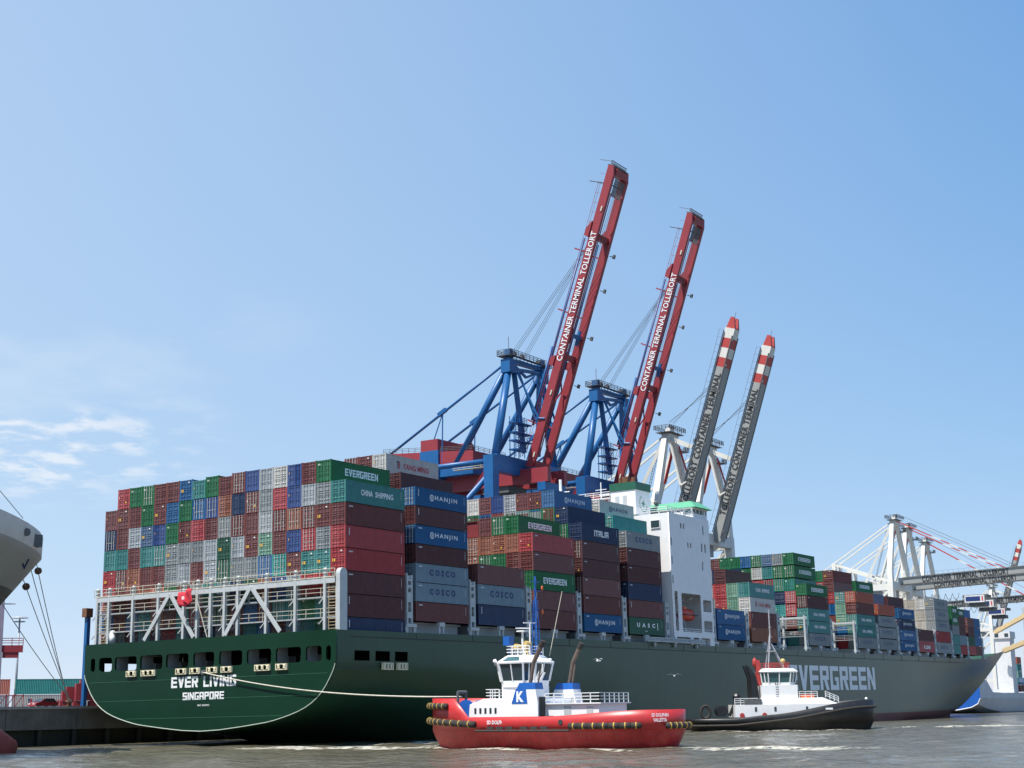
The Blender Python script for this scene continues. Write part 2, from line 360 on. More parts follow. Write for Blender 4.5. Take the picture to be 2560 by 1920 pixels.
# ------------------------------------------------------------------ water
def water_material():
    m = bpy.data.materials.new('river_water'); m.use_nodes = True
    nt = m.node_tree; ns = nt.nodes; lk = nt.links; b = ns['Principled BSDF']
    tcn = ns.new('ShaderNodeTexCoord')
    def noise(scale, detail, sx=1, sy=1, rot=0):
        mp = ns.new('ShaderNodeMapping'); mp.inputs['Scale'].default_value = (sx, sy, 1); mp.inputs['Rotation'].default_value = (0, 0, rot)
        lk.new(tcn.outputs['Object'], mp.inputs['Vector'])
        n = ns.new('ShaderNodeTexNoise'); n.inputs['Scale'].default_value = scale; n.inputs['Detail'].default_value = detail; n.inputs['Roughness'].default_value = 0.6
        lk.new(mp.outputs[0], n.inputs['Vector']); return n.outputs['Fac']
    def mth(op, a, c):
        n = ns.new('ShaderNodeMath'); n.operation = op
        for i, x in enumerate((a, c)):
            if isinstance(x, (int, float)): n.inputs[i].default_value = x
            else: lk.new(x, n.inputs[i])
        return n.outputs[0]
    def mrange(v, a, c, lo=0, hi=1):
        n = ns.new('ShaderNodeMapRange'); n.interpolation_type = 'SMOOTHSTEP'
        n.inputs['From Min'].default_value = a; n.inputs['From Max'].default_value = c; n.inputs['To Min'].default_value = lo; n.inputs['To Max'].default_value = hi
        lk.new(v, n.inputs['Value']); return n.outputs[0]
    h = mth('ADD', mth('MULTIPLY', noise(0.16, 3, 1, 1, 0.5), 1.0), mth('MULTIPLY', noise(0.9, 4, 1, 1.3, 0.6), 0.30))
    h = mth('ADD', h, mth('MULTIPLY', noise(3.5, 3), 0.06))
    bp = ns.new('ShaderNodeBump'); bp.inputs['Strength'].default_value = 1.0; bp.inputs['Distance'].default_value = 1.15
    lk.new(h, bp.inputs['Height']); lk.new(bp.outputs[0], b.inputs['Normal'])
    mix = ns.new('ShaderNodeMix'); mix.data_type = 'RGBA'
    mix.inputs['A'].default_value = (0.092, 0.084, 0.058, 1); mix.inputs['B'].default_value = (0.145, 0.132, 0.095, 1)
    lk.new(noise(0.06, 4, 1, 2.2, 0.4), mix.inputs['Factor'])
    # foam thrown up by the two tugs' propellers and along their waterlines
    sx = ns.new('ShaderNodeSeparateXYZ'); lk.new(tcn.outputs['Object'], sx.inputs[0])
    def blob(cx, cy, rx, ry, rot):
        c, s = math.cos(rot), math.sin(rot)
        dx = mth('ADD', sx.outputs['X'], -cx); dy = mth('ADD', sx.outputs['Y'], -cy)
        u = mth('DIVIDE', mth('ADD', mth('MULTIPLY', dx, c), mth('MULTIPLY', dy, s)), rx); v = mth('DIVIDE', mth('ADD', mth('MULTIPLY', dx, -s), mth('MULTIPLY', dy, c)), ry)
        return mrange(mth('ADD', mth('MULTIPLY', u, u), mth('MULTIPLY', v, v)), 1.0, 0.0)
    fm = None
    for a in ((-2.7,-79,14,6,-1.57),(-9.5,-56,19,2.0,1.57),(2,-38,14,6,0.4),(118,-70,26,7,-0.9),(84,-48,20,4,-0.98),(20,-24,30,2.2,0.0),(-8,-28,6,24,0.0)):
        k = blob(*a); fm = k if fm is None else mth('MAXIMUM', fm, k)
    fm = mth('MULTIPLY', fm, mrange(mth('ADD', noise(0.55, 6, 1, 2.4, 0.5), mth('MULTIPLY', fm, 0.12)), 0.50, 0.66))
    fm = mth('MAXIMUM', fm, mth('MULTIPLY', mrange(noise(0.35, 7, 1, 3.0, 0.45), 0.66, 0.78), 0.5))
    mix2 = ns.new('ShaderNodeMix'); mix2.data_type = 'RGBA'; lk.new(fm, mix2.inputs['Factor']); lk.new(mix.outputs['Result'], mix2.inputs['A']); mix2.inputs['B'].default_value = (0.50, 0.48, 0.40, 1)
    lk.new(mix2.outputs['Result'], b.inputs['Base Color'])
    lk.new(mrange(fm, 0, 1, 0.10, 0.75), b.inputs['Roughness'])
    b.inputs['Roughness'].default_value = 0.10; b.inputs['IOR'].default_value = 1.33; b.inputs['Specular IOR Level'].default_value = 0.5
    return m
WATER = water_material()
wb = MB()
def wave_z(x, y):
    return 0.10*math.sin(0.55*x+0.28*y+1.3*math.sin(0.11*y)) + 0.07*math.sin(-0.35*x+0.62*y+1.7*math.sin(0.09*x)) + 0.05*math.sin(1.1*x+0.9*y+2*math.sin(0.2*x-0.17*y))
# a rippled near sheet with a flat sea beyond it
gx0, gx1, gy0, gy1, st = -140.0, 180.0, -140.0, 27.0, 0.9
nx = int((gx1-gx0)/st); ny = int((gy1-gy0)/st)
def fade(x, y):
    e = min(x-gx0, gx1-x, y-gy0, gy1-y); return max(0.0, min(1.0, e/12))
vs = [(gx0+(gx1-gx0)*i/nx, gy0+(gy1-gy0)*j/ny) for i in range(nx+1) for j in range(ny+1)]
vs = [(x, y, wave_z(x, y)*fade(x, y)) for x, y in vs]
fs = [(i*(ny+1)+j, (i+1)*(ny+1)+j, (i+1)*(ny+1)+j+1, i*(ny+1)+j+1) for i in range(nx) for j in range(ny)]
wb.add(vs, fs)
Bg = 30000
for x0, x1, y0, y1 in ((-Bg, gx0, -Bg, Bg), (gx1, Bg, -Bg, Bg), (gx0, gx1, -Bg, gy0), (gx0, gx1, gy1, Bg)):
    wb.quad((x0,y0,0), (x1,y0,0), (x1,y1,0), (x0,y1,0))
tag(wb.build('water', WATER, smooth=True), kind='structure', label='rippled brown grey river water across the foreground')

# ------------------------------------------------------------------ quay
QY = 28.0
qz = 5.0
qb = MB(); qb.box(-500, 3000, QY, 2600, -3, qz)
quay = tag(qb.build('quay_ground', M['asphalt']), kind='structure', label='paved terminal ground behind the ships')
q = thing('quay_wall', 'stained dark concrete quay wall above the water behind the ships', 'quay wall')
for k in range(-14, 24):                       # wall panels with joints, overhanging a dark recessed foot
    x0 = k*12.0
    b = MB(); b.box(x0+.06, x0+11.94, QY-1.2, QY-.02, 2.2+random.uniform(-.03,.03), qz+.02); b.build('panel', M['conc'], q)
b = MB(); b.box(-168, 288, QY-1.45, QY-.05, qz+.03, qz+.38); b.build('coping', M['conc_light'], q)
b = MB(); b.box(-168, 288, QY-.30, QY-.03, -3, 2.15); b.build('recessed_foot', M['conc_dark'], q)
for k in range(-28, 48):
    b = MB(); b.tube((k*6.0, QY-.75, -3), (k*6.0, QY-.75, 2.18), .42, n=10); b.build('pile', M['conc_dark'], q)

# ------------------------------------------------------------------ container ship hull (ship frame: z=0 is the container base)
ship = thing('container_ship', 'long dark green container ship moored at the quay, loaded high with containers', 'container ship', ship=True)
def zt(x):
    z = -1.66 + 0.36*sstep(0, 70, x) + 0.12*sstep(100, 260, x)
    return z + 3.1*sstep(268, 312, x)
TR = [(22.9,-1.65),(22.88,-4.15),(22.84,-5.4),(22.4,-6.75),(20.6,-9.25),(17.95,-11.0),(14.0,-12.2),(9.7,-12.9),(0,-13.65)]
MD = [(22.9,-1.3),(22.9,-4.15),(22.9,-5.4),(22.9,-8.5),(22.9,-12.0),(22.9,-14.6),(22.6,-18.0),(20.0,-22.0),(0,-23.0)]
def dense(tb):
    out = list(tb[:3])
    for i in range(2, len(tb)-1):
        p0, p1, p2 = tb[i-1], tb[i], tb[i+1]; p3 = tb[i+2] if i+2 < len(tb) else (-tb[i][0], tb[i][1])
        for k in (1, 2, 3):
            t = k/3
            out.append(tuple(.5*((2*p1[c])+(-p0[c]+p2[c])*t+(2*p0[c]-5*p1[c]+4*p2[c]-p3[c])*t*t+(-p0[c]+3*p1[c]-3*p2[c]+p3[c])*t**3) for c in (0, 1)))
    return out
TR = dense(TR); MD = [MD[0], MD[1], MD[2]] + [tuple(MD[i][c]+(MD[i+1][c]-MD[i][c])*k/3 for c in (0, 1)) for i in range(2, len(MD)-1) for k in (1, 2, 3)]
def section(x):
    if x <= 205:
        k = sstep(-2, 78, x) if x > -2 else 0.0
        k2 = min(1, max(0, (x+2)/55)) if x > -2 else 0
        out = []
        for (ya, za), (yb, zb) in zip(TR, MD):
            out.append((ya+(yb-ya)*k, za+(zb-za)*(0.5*k+0.5*k2)))
        out[0] = (22.9, zt(x)); return out
    hd = 22.9 if x <= 262 else 22.9*max(0.0, 1-((x-262)/72.0)**4.2)**0.5
    ent = max(0.0, 1-((x-205)/110.0)**2.0) if x < 315 else 0.0
    hw = 22.9*ent
    zk = -23.0 if x < 300 else -23.0 + (x-300)/34.0*0
    zb = -23.0 if x < 308 else (-23.0 + (x-308)/7.0*7.5 if x < 315 else -15.5 + (zt(334)+15.3)*((x-315)/19.0)**0.8)
    out = []
    z0 = zt(x)
    for j, (ya, za) in enumerate(MD):
        z = z0 if j == 0 else max(za, zb)
        if z >= -15.5 or x >= 315:
            zl = max(-15.5, zb); t = min(1.0, max(0.0, (z-zl)/(z0-zl))) if z0 > zl else 1
            y = hw + (hd-hw)*t**0.66
        else:
            t = (z+23.0)/7.5; y = hw*(0.55+0.45*min(1,max(0,t)))
        if j == len(MD)-1: y = 0
        out.append((y, z))
    return out
STN = [-2.0,1.28,4.27,5.44,8.39,9.46,12.13,17,22,28,35,42,50,60,75,90,110,130,150,170,190,205,215,225,235,245,255,262,268,274,280,286,292,298,304,309,314,318,321,324,326.5,329,331,332.5,333.6]
rings = []
for x in STN:
    s = section(x)
    rings.append([(x, -y, z) for y, z in s] + [(x, y, z) for y, z in reversed(s[:-1])])
nr = len(rings[0])
def skip(i, j): return i in (1, 3, 5) and j in (1, nr-3)
def hm(i, j):
    jj = min(j, nr-2-j)
    return 1 if (jj >= 11 and STN[i] > 60) else 0
hb_ = MB(); hb_.loft(rings, closed=False, cap=False, skip=skip, mfun=hm)
hull = hb_.build('hull', [M['hull_side'], M['boot']], ship, smooth=True)
hull.data.set_sharp_from_angle(angle=R_(40)) if hasattr(hull.data, 'set_sharp_from_angle') else None
# transom with real mooring openings
outl = [(y, z) for y, z in TR] + [(-y, z) for y, z in reversed(TR[:-1])]
def smooth_outline(p):
    r = []
    for a, b2 in zip(p, p[1:]+p[:1]): r.append(a)
    return r
ops = [(-21.6,-20.7),(-19.9,-17.3),(-16.7,-12.4),(-11.7,-7.4),(-6.7,-2.5),(-1.6,2.2),(3.1,7.2),(8.0,12.2),(13.0,17.2),(18.0,20.6),(21.3,22.1)]
TRM = axes((-2.16,0,0), (0,-1,0), (0,0,1))
plate('transom', outl, [rrect(a, b2, -5.45, -3.55, 0.42) for a, b2 in ops], 0.30, M['hull'], ship, TRM)
b = MB()
for a, c in zip(outl, outl[1:]+outl[:1]):
    if a[1] > -6 and c[1] > -6: continue
    b.tube((-2.33,-a[0],a[1]), (-2.33,-c[0],c[1]), .055, n=5)
b.build('pale_edge', nmat('pale_edge', (0.45,0.52,0.46), .6), ship)  # sunlit weld bead: its highlight is put into the pale colour
for zz, hw_ in ((-6.9,21.6),(-9.5,19.8),(-11.9,14.2)):
    b = MB(); b.beam((-2.325,hw_,zz), (-2.325,-hw_,zz), .03, .03); b.build('weld_seam', nmat('seam_green', (0.05,0.20,0.11), .5), ship)
# mooring deck behind the openings
b = MB(); b.box(-1.95, 22, -22.7, 22.7, -6.3, -6.1); b.build('mooring_deck', M['deck'], ship)
b = MB(); b.box(16, 16.2, -22.7, 22.7, -6.1, -3.1); b.build('mooring_bulkhead', M['dark'], ship)
b = MB(); b.box(-1.95, 16, -22.6, 22.6, -3.1, -3.0); b.build('aft_deck', M['deck'], ship)
for y in (-14.5,-9.5,-4.5,5.2,10.1,15.1):
    b = MB(); b.tube((3,y-.9,-5.2), (3,y+.9,-5.2), .7, n=12); b.box(2.3,3.7,y+.95,y+1.5,-6.1,-4.4); b.box(2.3,3.7,y-1.5,y-.95,-6.1,-4.4); b.build('mooring_winch', M['ship_grey'], ship, smooth=False)
for a, c in zip(ops[1:-1], ops[2:-1]):
    y = -(a[1]+c[0])/2
    b = MB(); b.box(-1.9, .2, y-.18, y+.18, -6.1, -3.1); b.build('stanchion', M['walk_grey'], ship)
# roller fairleads on the transom
for a, c, n in [(-14.1,-12.2,2),(-11.2,-8.5,3),(-4.6,-2.6,2),(-2.0,-.1,2),(1.1,3.0,2),(3.7,5.6,2),(9.6,12.2,3),(13.2,15.1,2)]:
    b = MB(); b.box(-2.62,-2.32,-c,-a,-6.30,-6.20); b.box(-2.62,-2.32,-c,-a,-5.62,-5.52); b.box(-2.62,-2.32,-c,-c+.12,-6.20,-5.62); b.box(-2.62,-2.32,-a-.12,-a,-6.20,-5.62)
    fr = b.build('roller_fairlead', M['roller'], ship)
    for k in range(n):
        y = -(a + (c-a)*(k+.5)/n)
        b = MB(); b.loft([[(-2.50+r*math.cos(t)*.6, y+r*math.sin(t), z) for t in [2*math.pi*q_/10 for q_ in range(10)]] for z, r in ((-6.19,.28),(-6.0,.19),(-5.82,.19),(-5.63,.28))])
        b.build('roller', M['roller'], fr, smooth=True)
for x in (6.6, 9.6):
    b = MB(); b.box(x,x+2.0,-23.35,-22.92,-6.5,-6.38); b.box(x,x+2.0,-23.35,-22.92,-5.72,-5.6); b.box(x,x+.12,-23.35,-22.92,-6.38,-5.72); b.box(x+1.88,x+2,-23.35,-22.92,-6.38,-5.72)
    fr = b.build('roller_fairlead', M['roller'], ship)
    for k in range(3):
        xx = x+.38+k*.62
        b = MB(); b.loft([[(xx+r*math.cos(t), -23.2+r*math.sin(t)*.6, z) for t in [2*math.pi*q_/8 for q_ in range(8)]] for z, r in ((-6.37,.25),(-6.05,.18),(-5.73,.25))]); b.build('roller', M['roller'], fr, smooth=True)
# names
put_text(block_mesh('EVER LIVING'), M['letter_white'], ship, axes((-2.335,-.33,-7.32), (0,-1,0), (0,0,1)), 11.8, 1.40)
put_text(block_mesh('SINGAPORE'), M['letter_white'], ship, axes((-2.335,-.39,-9.14), (0,-1,0), (0,0,1)), 7.5, .97)
put_text(text_mesh('IMO 9629031', bold=.01), M['letter_white'], ship, axes((-2.335,-.46,-10.35), (0,-1,0), (0,0,1)), 2.1, .24)
put_text(block_mesh('EVERGREEN'), M['letter_white'], ship, axes((163.4,-22.94,-6.78), (1,0,0), (0,0,1)), 51.0, 5.05)
# sheer strake, deck, coamings
b = MB(); b.beam((.6,-22.93,-2.46), (262,-22.93,-2.30), .06, .09); b.build('rubbing_strake', M['dark'], ship)
b = MB()
for k, x in enumerate(range(14, 250, 13)):
    b.beam((x,-22.915,-2.5), (x,-22.915,zt(x)-.02), .05, .03)
b.build('plate_seam', M['dark'], ship)
b = MB()
dk = [x for x in STN if 12.13 <= x <= 326.5]
def deck_y(x):
    s = section(x); z = min(zt(x)-.12, -1.35)
    for (ya, za), (yb, zb) in zip(s[:-1], s[1:]):
        if zb <= z <= za: return max(.02, ya+(yb-ya)*((za-z)/max(za-zb, 1e-6))-.15)
    return .02
for xa, xb in zip(dk[:-1], dk[1:]):
    ya = deck_y(xa); yb = deck_y(xb)
    za = min(zt(xa)-.12, -1.35); zb = min(zt(xb)-.12, -1.35)
    b.quad((xa,-ya,za), (xb,-yb,zb), (xb,yb,zb), (xa,ya,za))
b.build('main_deck', M['deck'], ship)
BX = {1:0.0, 2:14.592, 3:29.214, 4:43.933, 5:58.635, 6:73.5, 7:107.383, 8:122.6, 85:137.3, 9:152.0, 95:166.6, 10:181.2, 11:195.8, 12:210.5, 13:225.0, 14:239.6, 15:254.2, 16:268.6}
for k, x in BX.items():
    if k == 1: continue
    yy = 20.6 if k < 15 else 17.5
    b = MB(); b.box(x+.2, x+12.0, -yy, yy, -1.6, -.30); b.box(x, x+12.2, -yy-.35, yy+.35, -.30, -.06); b.build('hatch_coaming', M['ship_grey'], ship)
    for xm in (x+5.5,):
        b = MB(); yq = -22.5 if k < 16 else -20.5
        b.beam((xm-.45,yq,zt(x)-.1), (xm-.45,yq,-.6), .2, .35); b.beam((xm+.45,yq,zt(x)-.1), (xm+.45,yq,-.6), .2, .35); b.box(xm-.6, xm+.6, yq-.25, yq+.25, -.6, -.04); b.build('container_pedestal', M['ship_grey'], ship)
# lashing bridges in the gaps between the bays
def lashing_bridge(x, top, full, tail=1.05):
    o = bpy.data.objects.new('lashing_bridge', None); COL.objects.link(o); o.parent = ship; o.location = (x,0,0)
    ys = [-22.3 + 44.6*k/9 for k in range(10)] if full else [-22.3,-17.3,-12.4]
    for y in ys:
        b = MB()
        w = .62 if abs(y) > 22 else .3
        b.box(-w,-w+.28,y-.2,y+.2,-.5,top); b.box(w-.28,w,y-.2,y+.2,-.5,top)
        zz = -.5
        for zc, hh in ((.3,.8),(2.4,1.3),(4.3,.35),(top-.8,.25)):
            if zc < top: b.box(-w+.28,w-.28,y-.19,y+.19,zc,min(top,zc+hh))
        b.tube((-w+.14,y,top), (-w+.14,y,top+.22), .16, n=8); b.build('post', M['ship_grey'], o)
    for z in ((1.9,4.3) if top > 4 else (1.9,)):
        b = MB(); b.box(-.6,.6,ys[0],ys[-1],z-.12,z); b.rail([(-.6,ys[0],z),(-.6,ys[-1],z)], 1.0, .03, post=2.4); b.build('walkway', M['walk_grey'], o)
    b = MB(); b.box(-.35,.35,ys[0],ys[-1],top-.5,top-.1); b.build('top_beam', M['ship_grey'], o)
    b = MB(); zb = zt(x)-.1
    b.beam((-.75,-22.45,zb), (-.75,-22.45,-.9), .26, .5); b.beam((.95,-22.45,zb), (.95,-22.45,-.9), .26, .5); b.box(-.95,1.15,-22.75,-22.1,-.9,-.45); b.build('base_frame', M['ship_grey'], o)
    return o
for k, nxt in ((2,1),(3,2),(4,3),(5,4),(6,5)): lashing_bridge(BX[nxt]+12.19+1.0, 6.0, True)
lashing_bridge(87.2, 6.0, False); lashing_bridge(105.8, 5.6, False)
for x in (120.6, 135.9, 150.5, 164.9, 179.7, 194.5, 209.2, 223.7, 238.3, 252.9, 267.2, 281.8): lashing_bridge(x, 6.0 if x < 260 else 5.0, True if x < 260 else False)

# stern lashing gantry on the transom edge
gan = bpy.data.objects.new('lashing_gantry', None); COL.objects.link(gan); gan.parent = ship; gan.location = (-1.55,0,0)
PY = [-21.5,-19.1,-14.25,-9.27,-4.35,-1.81,.65,3.19,5.58,10.6,15.57,20.5]
for y in PY:
    b = MB(); b.beam((0,-y,-1.75), (0,-y,5.85), .38, .46, up=(1,0,0)); b.ball((0,-y,5.87), .30, sc=(1,1,.9)); b.build('post', M['ship_grey'], gan, smooth=False)
b = MB(); b.box(-.24,1.2,-23.05,-22.4,-1.7,5.3); b.tube((.48,-23.06,5.28), (.48,-22.39,5.28), .72, n=14); b.build('end_post', M['ship_grey'], gan)
b = MB(); b.box(-.2,.2,-22.2,21.6,4.15,4.85); b.build('top_beam', M['ship_grey'], gan)
b = MB(); b.box(-.25,1.2,-22.2,22.0,4.86,4.98); b.rail([(-.35,21.9,4.98),(-.35,-22.3,4.98)], .95, .032, levels=2, post=2.45); b.build('top_walkway', M['rail_cream'], gan)
for z in (2.55,.0):
    b = MB(); b.box(.05,1.25,-22.2,22.0,z-.16,z); b.build('walkway', M['walk_grey'], gan)
    b = MB(); b.rail([(.0,21.8,z),(.0,-22.2,z)], 1.05, .028, levels=2, post=2.45); b.build('railing', M['rail_cream'], gan)
for y0, z0, y1, z1 in ((-11.56,-1.5,-6.85,4.5),(-6.75,4.5,-2.14,-1.5),(3.63,-1.5,8.05,4.5),(8.15,4.5,13.27,-1.5)):
    b = MB(); b.beam((-.33,-y0,z0), (-.33,-y1,z1), .55, .16, up=(1,0,0)); b.build('diagonal_brace', M['ship_grey'], gan)
for y in (-20.3, 21.6):
    b = MB()
    for k in range(16): b.box(.05,.5,-y-.55,-y+.55,-1.5+k*.4,-1.42+k*.4)
    b.box(.02,.08,-y-.62,-y-.54,-1.6,5.0); b.box(.02,.08,-y+.54,-y+.62,-1.6,5.0); b.build('ladder', M['ladder_tan'], gan)
b = MB()
for y in PY: b.beam((.05,-y+.3,2.4), (.05,-y+1.1,1.7), .12, .12); b.beam((.05,-y+.3,-.15), (.05,-y+1.1,-.85), .12, .12)
b.build('knee_brace', M['ship_grey'], gan)
b = MB(); b.tube((-.3,18.6,-1.6), (-.3,18.6,-.2), .45, n=12); b.ball((-.3,18.6,-.2), .45); b.build('life_raft_canister', M['white'], ship, loc=(-.9,0,0), smooth=True)
# ensign
fl = thing('ensign_flag', 'crumpled red flag on a slanted white staff at the ship stern', 'flag', (-2.0,-.5,-1.6), ship=True)
b = MB(); b.tube((0,0,0), (-1.0,1.9,7.2), .07, n=6); b.build('staff', M['rail_cream'], fl)
rows = []
for i in range(9):
    u = i/8
    rows.append([(-1.0-.25*math.sin(u*7+v*2.2)-.1*u, 1.9-.2*v+2.5*u+.12*math.sin(v*6+u*4), 6.4-1.9*v-.45*u+.12*math.sin(u*9)) for v in [k/6 for k in range(7)]])
b = MB(); b.loft(rows, closed=False, cap=False); cl = b.build('cloth', M['flag'], fl, smooth=True)
md = cl.modifiers.new('thick', 'SOLIDIFY'); md.thickness = .02
b = MB(); b.prism([(3.0,5.1),(3.5,5.0),(3.55,5.45),(3.1,5.5)], 0, -1.32, -1.29); b.build('emblem', nmat('flag_white', (.75,.6,.6), .8), fl)
# ------------------------------------------------------------------ containers
HC, ST = 2.896, 2.591
CW = 2.438
def cont_mesh(L, h):
    b = MB(); w = CW/2
    for sx in (0, 1):
        for sy in (-1, 1):
            x0 = 0 if sx == 0 else L-.16; x1 = x0+.16
            y0 = -w if sy < 0 else w-.16; b.box(x0, x1, y0, y0+.16, 0, h)
    for sy in (-1, 1):
        y0 = -w if sy < 0 else w-.10
        b.box(.16, L-.16, y0, y0+.10, .05, .16); b.box(.16, L-.16, y0, y0+.10, h-.11, h-.05)
        # corrugated side
        n = int((L-.32)/.278); p = (L-.32)/n; pts = []
        for k in range(n):
            x = .16+k*p; pts += [(x, 0), (x+p*.28, 0), (x+p*.5, 1), (x+p*.78, 1)]
        pts.append((L-.16, 0))
        yo = w-.012; yi = w-.050
        vs = []; fs = []
        for x, t in pts:
            y = (yo if t == 0 else yi)*sy
            vs += [(x, y, .16), (x, y, h-.11)]
        for k in range(len(pts)-1): fs.append((2*k, 2*k+2, 2*k+3, 2*k+1))
        b.add(vs, fs)
    for x0 in (0, L-.14):
        b.box(x0, x0+.14, -w+.16, w-.16, .05, .14); b.box(x0, x0+.14, -w+.16, w-.16, h-.13, h-.05)
    b.box(.14, L-.14, -w+.10, w-.10, h-.09, h-.06); b.box(.1, L-.1, -w+.10, w-.10, .10, .15)
    b.box(L-.10, L-.05, -w+.16, w-.16, .14, h-.13); b.box(.20, .24, -w+.16, w-.16, .14, h-.13)
    me = b.mesh('container', [CM['grey']])
    return me
def door_mesh(h, var, side):
    """one door leaf; hinge edge at y=0, extends to y=1.045*side; outer face towards -x"""
    b = MB(); W_ = 1.045; z0, z1 = .15, h-.14
    def bx(xa, xb, ya, yb, za, zb, mi=0):
        ya, yb = sorted((ya*side, yb*side)); b.box(xa, xb, ya, yb, za, zb, mi)
    bx(.06, .13, 0, W_, z0, z1)
    bx(.0, .06, 0, .07, z0, z1); bx(.0, .06, W_-.07, W_, z0, z1); bx(.0, .06, .07, W_-.07, z0, z0+.09); bx(.0, .06, .07, W_-.07, z1-.09, z1)
    H = z1-z0
    if var in (0, 3, 4):              # ridged panel
        for f, t in ((.17,.10),(.42,.085),(.525,.085),(.63,.085),(.86,.10)):
            za = z0+H*f; y0, y1 = sorted((.08*side, (W_-.08)*side))
            pr = [(.06,za-t*.9),(.0,za-t*.7),(-.035,za-t*.2),(-.03,za+t*.25),(.0,za+t*.75),(.06,za+t)]
            n = len(pr)
            b.add([(x,y0,z) for x, z in pr]+[(x,y1,z) for x, z in pr], [(k,k+1,n+k+1,n+k) for k in range(n-1)]+[tuple(range(n)),tuple(range(2*n-1,n-1,-1))])
    else:                             # flat panels between narrow ribs
        for f in (.26,.50,.74):
            bx(.015, .06, .08, W_-.08, z0+H*f-.05, z0+H*f+.05)
        bx(.03, .06, .08, W_-.08, z0+H*.32, z0+H*.44); bx(.03, .06, .08, W_-.08, z0+H*.56, z0+H*.68)
    for y in (.30, .76):
        y_ = y*side
        b.tube((-.07,y_,z0-.06), (-.07,y_,z1+.06), .036, 1, 6)
        for f in (.03,.33,.66,.97): bx(-.055, .01, y-.07, y+.07, z0+H*f-.045, z0+H*f+.045, 0)
        bx(-.07, -.05, y-.04, y+.30, z0+H*.36, z0+H*.375, 1)
    if side < 0 and var == 2:         # round white badge
        c = (.02, .28*side, z1-.42)
        b.add([(-.012, c[1]+.17*math.cos(t), c[2]+.17*math.sin(t)) for t in [2*math.pi*k/10 for k in range(10)]], [tuple(range(10))], 2)
    if var == 3 and side > 0: bx(-.045, -.04, .45, .72, z0+H*.25, z0+H*.36, 3)
    if var in (1, 3) and side < 0: bx(-.012, -.008, .10, .27, z0+H*.55, z0+H*.66, 3 if var == 1 else 2)
    if var == 4 and side > 0: bx(-.012, -.008, .42, .68, z1-.36, z1-.16, 2)
    if var == 4 and side < 0: bx(-.045, -.04, .10, .60, z0+H*.40, z0+H*.55, 3)
    return b.mesh('door', [CM['grey'], M['steel'], M['sticker_white'], M['sticker_yellow']])
L40, L20 = 12.19, 6.058
_cm = {}; _dm = {}
def get_cm(L, h):
    if (L, h) not in _cm: _cm[(L, h)] = cont_mesh(L, h)
    return _cm[(L, h)]
def get_dm(h, var, side):
    if (h, var, side) not in _dm: _dm[(h, var, side)] = door_mesh(h, var, side)
    return _dm[(h, var, side)]
mkb = MB()
for k in range(9): mkb.quad((0,0,-k*.13), (.07,0,-k*.13), (.07,0,-k*.13-.09), (0,0,-k*.13-.09))
MARK = mkb.mesh('stencil_marks', [M['letter_white']])
mkb = MB()
for k in range(5): mkb.quad((k*.16,0,0), (k*.16+.11,0,0), (k*.16+.11,0,-.16), (k*.16,0,-.16))
MARK2 = mkb.mesh('corner_marks', [M['letter_white']])
mkb = MB()
for k in range(4): mkb.quad((0,0,-k*.24), (.14,0,-k*.24), (.14,0,-k*.24-.18), (0,0,-k*.24-.18))
MARK3 = mkb.mesh('corner_marks', [M['letter_white']])
ring = MB()
n_ = 20
for k in range(n_):
    t0, t1 = 2*math.pi*k/n_, 2*math.pi*(k+1)/n_
    ring.quad((.5*math.cos(t0),.5*math.sin(t0),0), (.5*math.cos(t1),.5*math.sin(t1),0), (.36*math.cos(t1),.36*math.sin(t1),0), (.36*math.cos(t0),.36*math.sin(t0),0))
ring.quad((-.16,-.26,0), (-.06,-.26,0), (-.06,.26,0), (-.16,.26,0)); ring.quad((.06,-.26,0), (.16,-.26,0), (.16,.26,0), (.06,.26,0)); ring.quad((-.06,-.08,0), (.06,.02,0), (.06,.10,0), (-.06,.0,0))
ring.v = [(v[0], v[1], 0.0) for v in ring.v]
EMB = ring.mesh('emblem', [M['letter_white']])
def side_text(o, kind, h, L, color):
    def at(fx, fz=.52): return axes((L*fx, -CW/2-.006, h*fz), (1,0,0), (0,0,1))
    wm = M['letter_white']
    if kind == 'EG': put_text(block_mesh('EVERGREEN'), wm, o, at(.51), L*.56, h*.33)
    elif kind == 'CS':
        put_text(text_mesh('CHINA', bold=.03), wm, o, at(.35), L*.20, h*.26); put_text(text_mesh('SHIPPING', bold=.03), wm, o, at(.645), L*.31, h*.26)
    elif kind in ('HJ', 'HJB'):
        c = wm if kind == 'HJ' else M['letter_blue']
        put_text(EMB, c, o, at(.31), h*.36, h*.36); put_text(text_mesh('HANJIN', space=1.35, bold=.02), c, o, at(.585), L*.43, h*.30)
    elif kind == 'CO': put_text(text_mesh('COSCO', space=1.7, bold=.05), M['letter_blue'], o, at(.5,.56), L*.49, h*.34)
    elif kind == 'YM':
        put_text(text_mesh('YANG MING', bold=.02), M['letter_red'], o, at(.56,.52), L*.49, h*.27)
        put_text(block_mesh('I'), M['letter_red'], o, at(.245,.54), h*.10, h*.34); put_text(block_mesh('T'), M['letter_blue'], o, at(.215,.54), h*.16, h*.36)
    elif kind == 'IT': put_text(block_mesh('ITALIA'), wm, o, at(.52,.5), L*.38, h*.34)
    elif kind == 'UA':
        put_text(text_mesh('UASC', space=2.2, bold=.05), wm, o, at(.47,.56), L*.53, h*.25); put_text(block_mesh('I'), wm, o, at(.81,.52), .26, h*.42); put_text(block_mesh('I'), wm, o, at(.47,.22), .8, .10)
    elif kind == 'KL': put_text(text_mesh('K LINE', bold=.04), wm, o, at(.5,.45), L*.42, h*.30)
